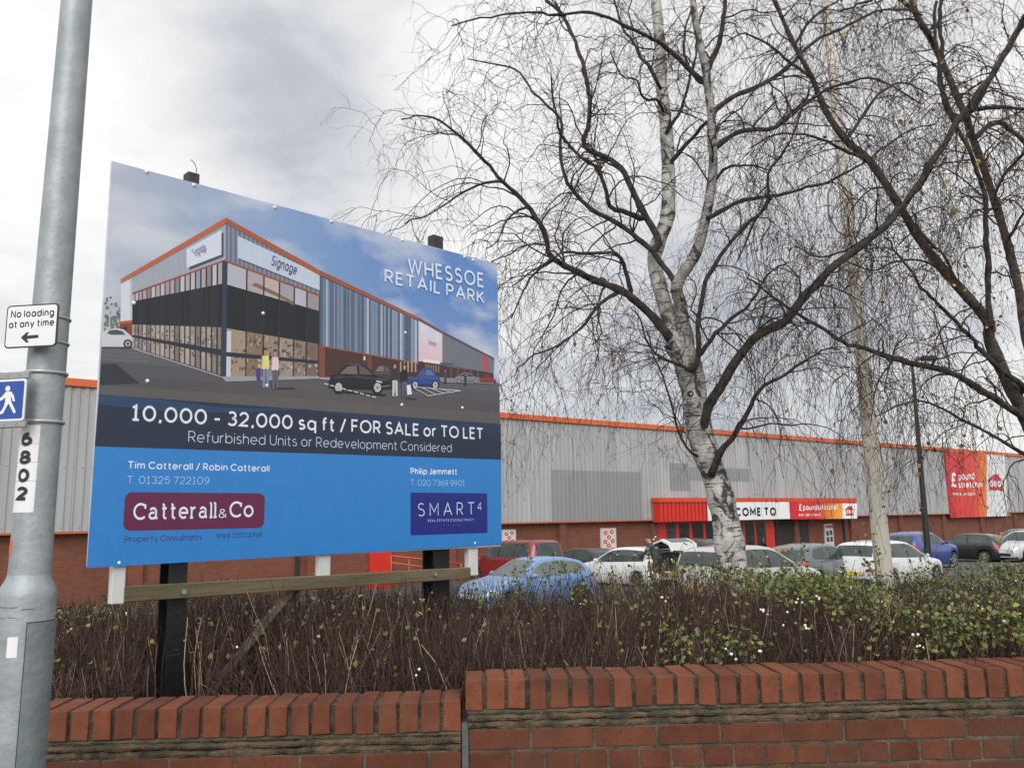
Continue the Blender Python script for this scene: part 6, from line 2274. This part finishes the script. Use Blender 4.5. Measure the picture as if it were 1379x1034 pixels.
# ---- the tree leaning in from the right
RY = 8.0
tbase = at(1452, 840, RY)
tree2 = thing('birch_tree', 'dark stemmed birch with a few yellow leaves, leaning in from the right edge', 'tree', (tbase.x, RY, .4))
tr2 = [limbw_([(1452, 860), (1440, 760), (1418, 650), (1379, 557), (1352, 503), (1332, 455), (1332, 435), (1305, 402), (1271, 364), (1237, 320), (1210, 275), (1171, 217), (1140, 190), (1113, 151), (1093, 104), (1070, 62), (1043, 0), (1020, -60)], [40, 36, 30, 25, 23, 21, 20, 18, 17, 16, 15, 14, 13, 12, 10, 9, 8, 6], RY, RY - 1.0),
       limbw_([(1446, 820), (1430, 700), (1402, 540), (1380, 440), (1374, 400), (1357, 329), (1333, 251), (1310, 186), (1299, 155), (1271, 89), (1248, 43), (1233, 15), (1215, -40)], [34, 30, 22, 18, 16, 15, 14, 13, 13, 12, 11, 10, 8], RY, RY + .6)]
limb2 = [
    ([(1333, 440), (1331, 387), (1330, 351), (1328, 300), (1328, 271), (1310, 215), (1290, 170), (1268, 120), (1262, 60), (1262, 0)], 7.5, 7.0, 10, 5, .8, 1.0, (0, 0, 0)),
    ([(1400, 585), (1379, 564), (1321, 527), (1271, 503), (1210, 486), (1162, 471), (1129, 462), (1100, 442), (1068, 422), (1034, 398), (1005, 375)], 7.6, 6.3, 14, 2.5, .95, 1.1, (-.2, 0, -.1)),
    ([(1400, 625), (1379, 611), (1332, 584), (1294, 564), (1250, 540), (1215, 545), (1180, 560)], 7.6, 6.8, 7, 1.8, .9, 1.5, (-.3, 0, -.1)),
    ([(1379, 523), (1350, 498), (1325, 476), (1300, 448), (1271, 418), (1250, 396), (1230, 374), (1210, 345), (1190, 320)], 7.7, 7.0, 9, 3, .8, 1.1, (-.2, 0, 0)),
    ([(1305, 402), (1290, 380), (1272, 345), (1255, 330), (1235, 310), (1210, 330)], 7.6, 7.2, 6, 2, .9, 1.2, (-.2, 0, 0)),
    ([(1300, 158), (1318, 150), (1345, 148), (1379, 150), (1400, 148)], 8.0, 7.6, 9, 5, .8, 1.2, (.1, 0, 0)),
    ([(1300, 160), (1280, 150), (1270, 120), (1268, 70), (1266, 20), (1268, -30)], 7.9, 7.6, 9, 6, .8, 1.1, (0, 0, 0)),
    ([(1379, 20), (1362, 60), (1345, 85), (1330, 110), (1310, 150)], 7.4, 7.8, 5, 8, .8, 1.2, (0, 0, 0)),
    ([(1310, 186), (1340, 165), (1365, 178), (1395, 208)], 8.0, 8.2, 10, 7, .8, 1.0, (0, 0, 0)),
    ([(1340, 270), (1352, 240), (1372, 215), (1390, 190)], 8.0, 7.6, 6, 4, .8, 1.2, (.1, 0, 0)),
    ([(1171, 217), (1150, 205), (1120, 190), (1085, 178), (1040, 182), (1010, 200)], 7.2, 6.7, 7, 2, 1.0, 1.4, (-.2, 0, -.1)),
    ([(1140, 190), (1160, 160), (1190, 120), (1215, 112), (1250, 125)], 7.2, 7.6, 7, 2, .9, 1.4, (.1, 0, 0)),
    ([(1248, 43), (1225, 12), (1195, -4), (1165, 8), (1130, 15)], 8.2, 7.6, 9, 3, .8, 1.2, (-.1, 0, 0)),
    ([(1093, 104), (1065, 85), (1035, 60), (1005, 45), (980, 55)], 7.1, 6.6, 6, 2, .9, 1.4, (-.2, 0, 0)),
    ([(1271, 364), (1240, 350), (1200, 352), (1170, 365), (1140, 352)], 7.5, 7.0, 5, 1.8, 1.0, 1.5, (-.2, 0, -.1)),
    ([(1210, 275), (1195, 300), (1150, 330), (1110, 345), (1070, 330)], 7.3, 6.8, 5.5, 1.8, 1.0, 1.5, (-.2, 0, -.1)),
    ([(1357, 329), (1372, 300), (1385, 270), (1395, 230)], 8.1, 7.7, 6, 3, .9, 1.2, (.1, 0, 0)),
    ([(1070, 62), (1090, 30), (1120, 10), (1150, -20)], 7.1, 7.5, 6, 3, .8, 1.2, (0, 0, 0)),
]
lims = [limb(a, y0, y1, w0, w1) for (a, y0, y1, w0, w1, we, de, ou) in limb2]
wood, lch = make_tree(tree2, [M_gbark] * 2, tr2, lims, None)
W3 = []
for k, (P, R) in enumerate(wood):
    if k < 2:
        W3.append((P[int(len(P) * .3):], R[int(len(P) * .3):], .8, .6, (0, 0, 0)))
    else:
        _, _, _, _, _, we, de, ou = limb2[k - 2]
        W3.append((P, R, we, de, ou))
np_mesh('bough', lch, M_limb, tree2)
ch, pts, pw = shoots(W3, (4, 3, 1))
np_mesh('twigs', ch[:1], M_limb, tree2)['kind'] = 'stuff'
np_mesh('fine_twigs', ch[1:], M_twig, tree2)['kind'] = 'stuff'
np_mesh('catkins', [catkins(pts, 4500, .024, .0026)], M_twig, tree2)['kind'] = 'stuff'
rgt = pts[(pts[:, 0] > 1.9)]
wgt = np.clip((rgt[:, 0] - 1.9) / 3, .05, 1)
np_mesh('leaves', [leaves(rgt[rng.choice(len(rgt), 640, p=wgt / wgt.sum())], .038, hang=True)], M_leafy, tree2)['kind'] = 'stuff'

# ------------------------------------------------------------------ hedge
hb = at(760, 860, 4.8)
hedge = thing('hedge', 'clipped brown twiggy hedge with green leaves and white berries behind the brick wall', 'hedge', (1.2, 4.8, .58))
def htop(x, y):
    a = 1.265 - .055 * np.clip(-x - .3, 0, 1.5) - .03 * np.clip(x - 2.6, 0, 1) + .045 * np.sin(x * 2.3 + y) + .03 * np.sin(x * 5.1 - y * 3)
    a = a - .05 * np.exp(-((x / y - .03) / .07) ** 2)
    a = a - .075 * np.exp(-((x / y - .44) / .06) ** 2)
    return a - .10 * np.clip((3.95 - y) / .5, 0, 1)
def hpts(n, x0=-4.6, x1=6.6, y0=3.50, y1=6.3):
    y = y0 + (y1 - y0) * rng.random(n) ** 1.25
    k = (y + 1.2) / (y1 + 1.2)
    x = rng.uniform(x0, x1, n)
    ok = (x > -.72 * y - .9) & (x < .70 * y + 1.3)
    return x[ok], y[ok]
pL = BD.shift(-.125).w(226, 900)
pR = BD.shift(-.125).w(585, 800)
x, y = hpts(30000)
gap = (np.abs(x / y - pL.x / pL.y) < .030) & (y < pL.y) & (rng.random(len(x)) < .98)
s0_, s1_ = p0, p1                     # the strut stands clear of the stems in front of it
fs_ = np.clip((x / y - s0_.x / s0_.y) / (s1_.x / s1_.y - s0_.x / s0_.y), 0, 1)
gap |= (np.abs(x / y - (-.300)) < .045) & (y < s0_.y + (s1_.y - s0_.y) * fs_ - .01) & (rng.random(len(x)) < .9)
x, y = x[~gap], y[~gap]
n = len(x)
base = np.stack([x, y, np.full(n, .56)], 1)
H = htop(x, y) - .56
H = H * (1 - .35 * rng.random(n) ** 2.2) * (1 + .10 * (rng.random(n) < .07))
K = 8
D = np.stack([rng.normal(0, .22, n), rng.normal(-.05, .2, n), np.ones(n)], 1)
P = grow(base, D, H * 1.04, K, -.02, .11)
clear = ~((np.abs(P[:, :, 0] / P[:, :, 1] - pL.x / pL.y).min(1) < .018) & (y < pL.y))
P, n = P[clear], int(clear.sum())
R = np.outer(rng.uniform(.0014, .0034, n), np.linspace(1, .5, K))
pale = rng.random(n) < .07
hc = [tubes(P[~pale], R[~pale], 4)]
hc2 = [tubes(P[pale], R[pale], 4)]
def hsub(P, m, l0, l1, r, frm=.3, up=.7, wob=.14, K=5):
    N, Kp, _ = P.shape
    k = rng.integers(0, N, m)
    f = rng.uniform(frm, 1, m)
    i = np.minimum((f * (Kp - 1)).astype(int), Kp - 2)
    st = P[k, i]
    T = norm(P[k, i + 1] - P[k, i])
    D = norm(T * up + norm(rng.normal(0, 1, (m, 3))) * .75)
    Q = grow(st, D, rng.uniform(l0, l1, m), K, -.05, wob)
    zl = htop(Q[:, -1, 0], Q[:, -1, 1]) + .03
    nearpost = (np.abs(Q[:, :, 0] / Q[:, :, 1] - pL.x / pL.y).min(1) < .021) & (Q[:, 0, 1] < pL.y)
    Q = Q[(Q[:, -1, 2] < zl) & (Q[:, :, 1].min(1) > 3.40) & ~nearpost]
    return Q, tubes(Q, np.outer(rng.uniform(.6, 1.2, len(Q)) * r, np.linspace(1, .5, K)), 3)
Q1, c1 = hsub(P, 42000, .06, .22, .0013)
hc.append(c1)
# long wandering shoots low down at the front
m = 700
st = np.stack([rng.uniform(-2.9, 3.4, m), rng.uniform(3.46, 3.75, m), rng.uniform(.6, .86, m)], 1)
st = st[np.abs(st[:, 0] - pL.x) > .16]
D = np.stack([rng.normal(0, 1, len(st)), rng.normal(0, .2, len(st)), rng.normal(.2, .5, len(st))], 1)
Q2 = grow(st, D, rng.uniform(.12, .42, len(st)), 8, .05, .2)
Q2 = Q2[np.abs(Q2[:, :, 0] / Q2[:, :, 1] - pL.x / pL.y).min(1) > .02]
Q2[:, :, 1] = np.maximum(Q2[:, :, 1], 3.40)
hc2.append(tubes(Q2, np.outer(rng.uniform(.0008, .0016, len(Q2)), np.linspace(1, .5, 8)), 3))
M_stem = mat('hedge_stem', (0.056, 0.029, 0.020), .8, island=.85, var=.45, vscale=30)
M_stem2 = mat('pale_hedge_stem', (0.30, 0.215, 0.15), .8, island=.5, var=.3, vscale=30)
hs = np_mesh('stems', hc, M_stem, hedge)
hs['kind'] = 'stuff'
np_mesh('pale_stems', hc2, M_stem2, hedge)['kind'] = 'stuff'
# taller sprays above the clipped top
def spray(px, py, Y, n, spread, zmin=1.0):
    p = at(px, py, Y)
    b = np.tile(np.array([p.x, p.y, max(.75, p.z - .34)]), (n, 1)) + rng.normal(0, spread, (n, 3)) * np.array([1, .8, .25])
    D = np.stack([rng.normal(0, .28, n), rng.normal(0, .25, n), np.ones(n)], 1)
    L = (p.z - b[:, 2]) * rng.uniform(.6, 1.12, n)
    return grow(b, D, np.maximum(L, .08), 8, -.02, .10)
sp = []
for (px, py, Y, n_, s_) in ((128, 785, 5.6, 6, .10), (108, 800, 5.4, 4, .08), (725, 742, 5.6, 5, .14), (752, 748, 5.4, 7, .15), (820, 752, 5.6, 9, .2), (868, 742, 5.6, 8, .14), (900, 738, 5.5, 8, .14), (1055, 735, 5.5, 5, .12), (1085, 742, 5.6, 10, .25), (1140, 755, 5.7, 12, .25),
                            (1180, 745, 5.8, 8, .15), (1186, 715, 6.2, 2, .03), (1240, 772, 5.8, 10, .25), (1310, 752, 6.0, 14, .25), (1360, 748, 6.0, 14, .25), (960, 748, 5.7, 7, .15), (1015, 762, 5.4, 8, .2), (660, 772, 5.2, 4, .12)):
    sp.append(spray(px, py, Y, n_, s_))
SP = np.concatenate(sp)
np_mesh('sprays', [tubes(SP, np.outer(np.full(len(SP), .0022), np.linspace(1, .5, 8)), 3)], M_stem, hedge)['kind'] = 'stuff'
# leaves: thick on the right half and on top, thin on the left
lx, ly = hpts(95000)
zt_ = htop(lx, ly)
front = ly < 4.0
lz = np.where(rng.random(len(lx)) < .72, zt_ - np.abs(rng.normal(0, .075, len(lx))), rng.uniform(.70, 1.15, len(lx)))
cl = np.sin(lx * 4.3 + 1.2 * np.sin(ly * 3.1)) * .5 + np.sin(lx * 9.1 + ly * 5 + 2) * .35 + np.sin(lz * 14 + lx * 6) * .35
dens = np.clip((lx / ly - .12) / .18, 0.05, 1)
prob = np.clip(.008 + dens * np.clip(.58 + 1.1 * cl, .04, 1), 0, 1)
low_cut = (lz < zt_ - .13) & (rng.random(len(lx)) < np.clip(.62 + (zt_ - .13 - lz) * 2.4, 0, .97))
ok = (rng.random(len(lx)) < prob) & ~low_cut
lp = np.stack([lx, ly, lz], 1)[ok]
fr = np.stack([lx[front], np.full(front.sum(), 3.52) + rng.normal(0, .05, front.sum()), rng.uniform(.74, 1.12, front.sum())], 1)
fk = rng.random(len(fr)) < np.clip(prob[front] * .10, .004, 1)
fr = fr[fk & (np.abs(fr[:, 0] - pL.x) > .12)]
spl = SP[:, 2:].reshape(-1, 3)
spk = spl[rng.integers(0, len(spl), 2200)]
def green(name, c, c2):
    m = mat(name, c, .55, col2=c2, vscale=5, thr=(.35, .65), island=.35)
    return m
M_lf = green('hedge_leaf', (0.06, 0.098, 0.020), (0.15, 0.165, 0.04))
M_lf2 = green('yellowing_leaf', (0.27, 0.24, 0.05), (0.18, 0.175, 0.045))
pts_ = np.concatenate([lp, fr, spk])
pick = rng.random(len(pts_)) < .86
np_mesh('leaves', [leaves(pts_[pick], .021, .35, jitter=.012)], M_lf, hedge)['kind'] = 'stuff'
np_mesh('yellow_leaves', [leaves(pts_[~pick], .022, .35, jitter=.012)], M_lf2, hedge)['kind'] = 'stuff'
# white berries in small bunches
BQ = [q for q in ((150, 822, 4.2), (97, 846, 3.8), (170, 828, 4.3), (318, 876, 3.9), (255, 808, 4.6), (772, 808, 4.4), (780, 812, 4.4), (893, 808, 4.4), (1090, 771, 5.0), (1112, 778, 4.8), (1144, 789, 4.6), (1076, 807, 4.3), (1160, 829, 4.2), (1199, 834, 4.1), (1232, 855, 3.9), (1025, 880, 3.7), (986, 883, 3.7), (1316, 808, 4.6), (1322, 820, 4.5), (1371, 783, 4.9), (1370, 827, 4.3), (1085, 843, 4.0), (1050, 842, 4.0), (1030, 824, 4.2), (1040, 778, 4.9), (975, 870, 3.8), (880, 725, 5.6), (868, 740, 5.4), (905, 752, 5.3), (1352, 833, 4.2), (1240, 868, 3.8), (1187, 812, 4.4), (1130, 770, 5.0), (1200, 804, 4.4), (560, 905, 3.7), (655, 790, 4.6), (1063, 826, 4.2))]
mb = MB()
def on_hedge(px, py):                      # where the sight line meets the hedge
    Y = 3.47
    while Y < 6.2:
        p = at(px, py, Y)
        if p.z < float(htop(np.array([p.x]), np.array([Y]))[0]) - .03:
            return at(px, py, Y - .02)
        Y += .03
    return at(px, py, 5.6)
bc = [on_hedge(*q[:2]) for q in BQ]
bc += [on_hedge(rnd.uniform(1000, 1375), rnd.uniform(775, 870)) for _ in range(4)]
for c in bc:
    for k in range(rnd.choice([1, 1, 2, 2, 3])):
        r = rnd.uniform(.0042, .007)
        p = c + Vector((rnd.uniform(-.014, .014), rnd.uniform(-.012, .012), rnd.uniform(-.014, .014)))
        n_ = 7
        vs = [p + Vector((0, 0, r))]
        for b in (.8, 1.57, 2.35):
            vs += [p + Vector((r * math.sin(b) * math.cos(2 * math.pi * q / n_), r * math.sin(b) * math.sin(2 * math.pi * q / n_), r * math.cos(b))) for q in range(n_)]
        vs.append(p - Vector((0, 0, r)))
        fs = [(0, 1 + q, 1 + (q + 1) % n_) for q in range(n_)] + [(1 + i * n_ + q, 1 + (i + 1) * n_ + q, 1 + (i + 1) * n_ + (q + 1) % n_, 1 + i * n_ + (q + 1) % n_) for i in range(2) for q in range(n_)] + [(1 + 2 * n_ + (q + 1) % n_, 1 + 2 * n_ + q, 1 + 3 * n_) for q in range(n_)]
        mb.add(vs, fs)
o = mb.build('berries', mat('white_berry', (0.78, 0.76, 0.70), .5, var=.1), hedge, smooth=True)
o['kind'] = 'stuff'
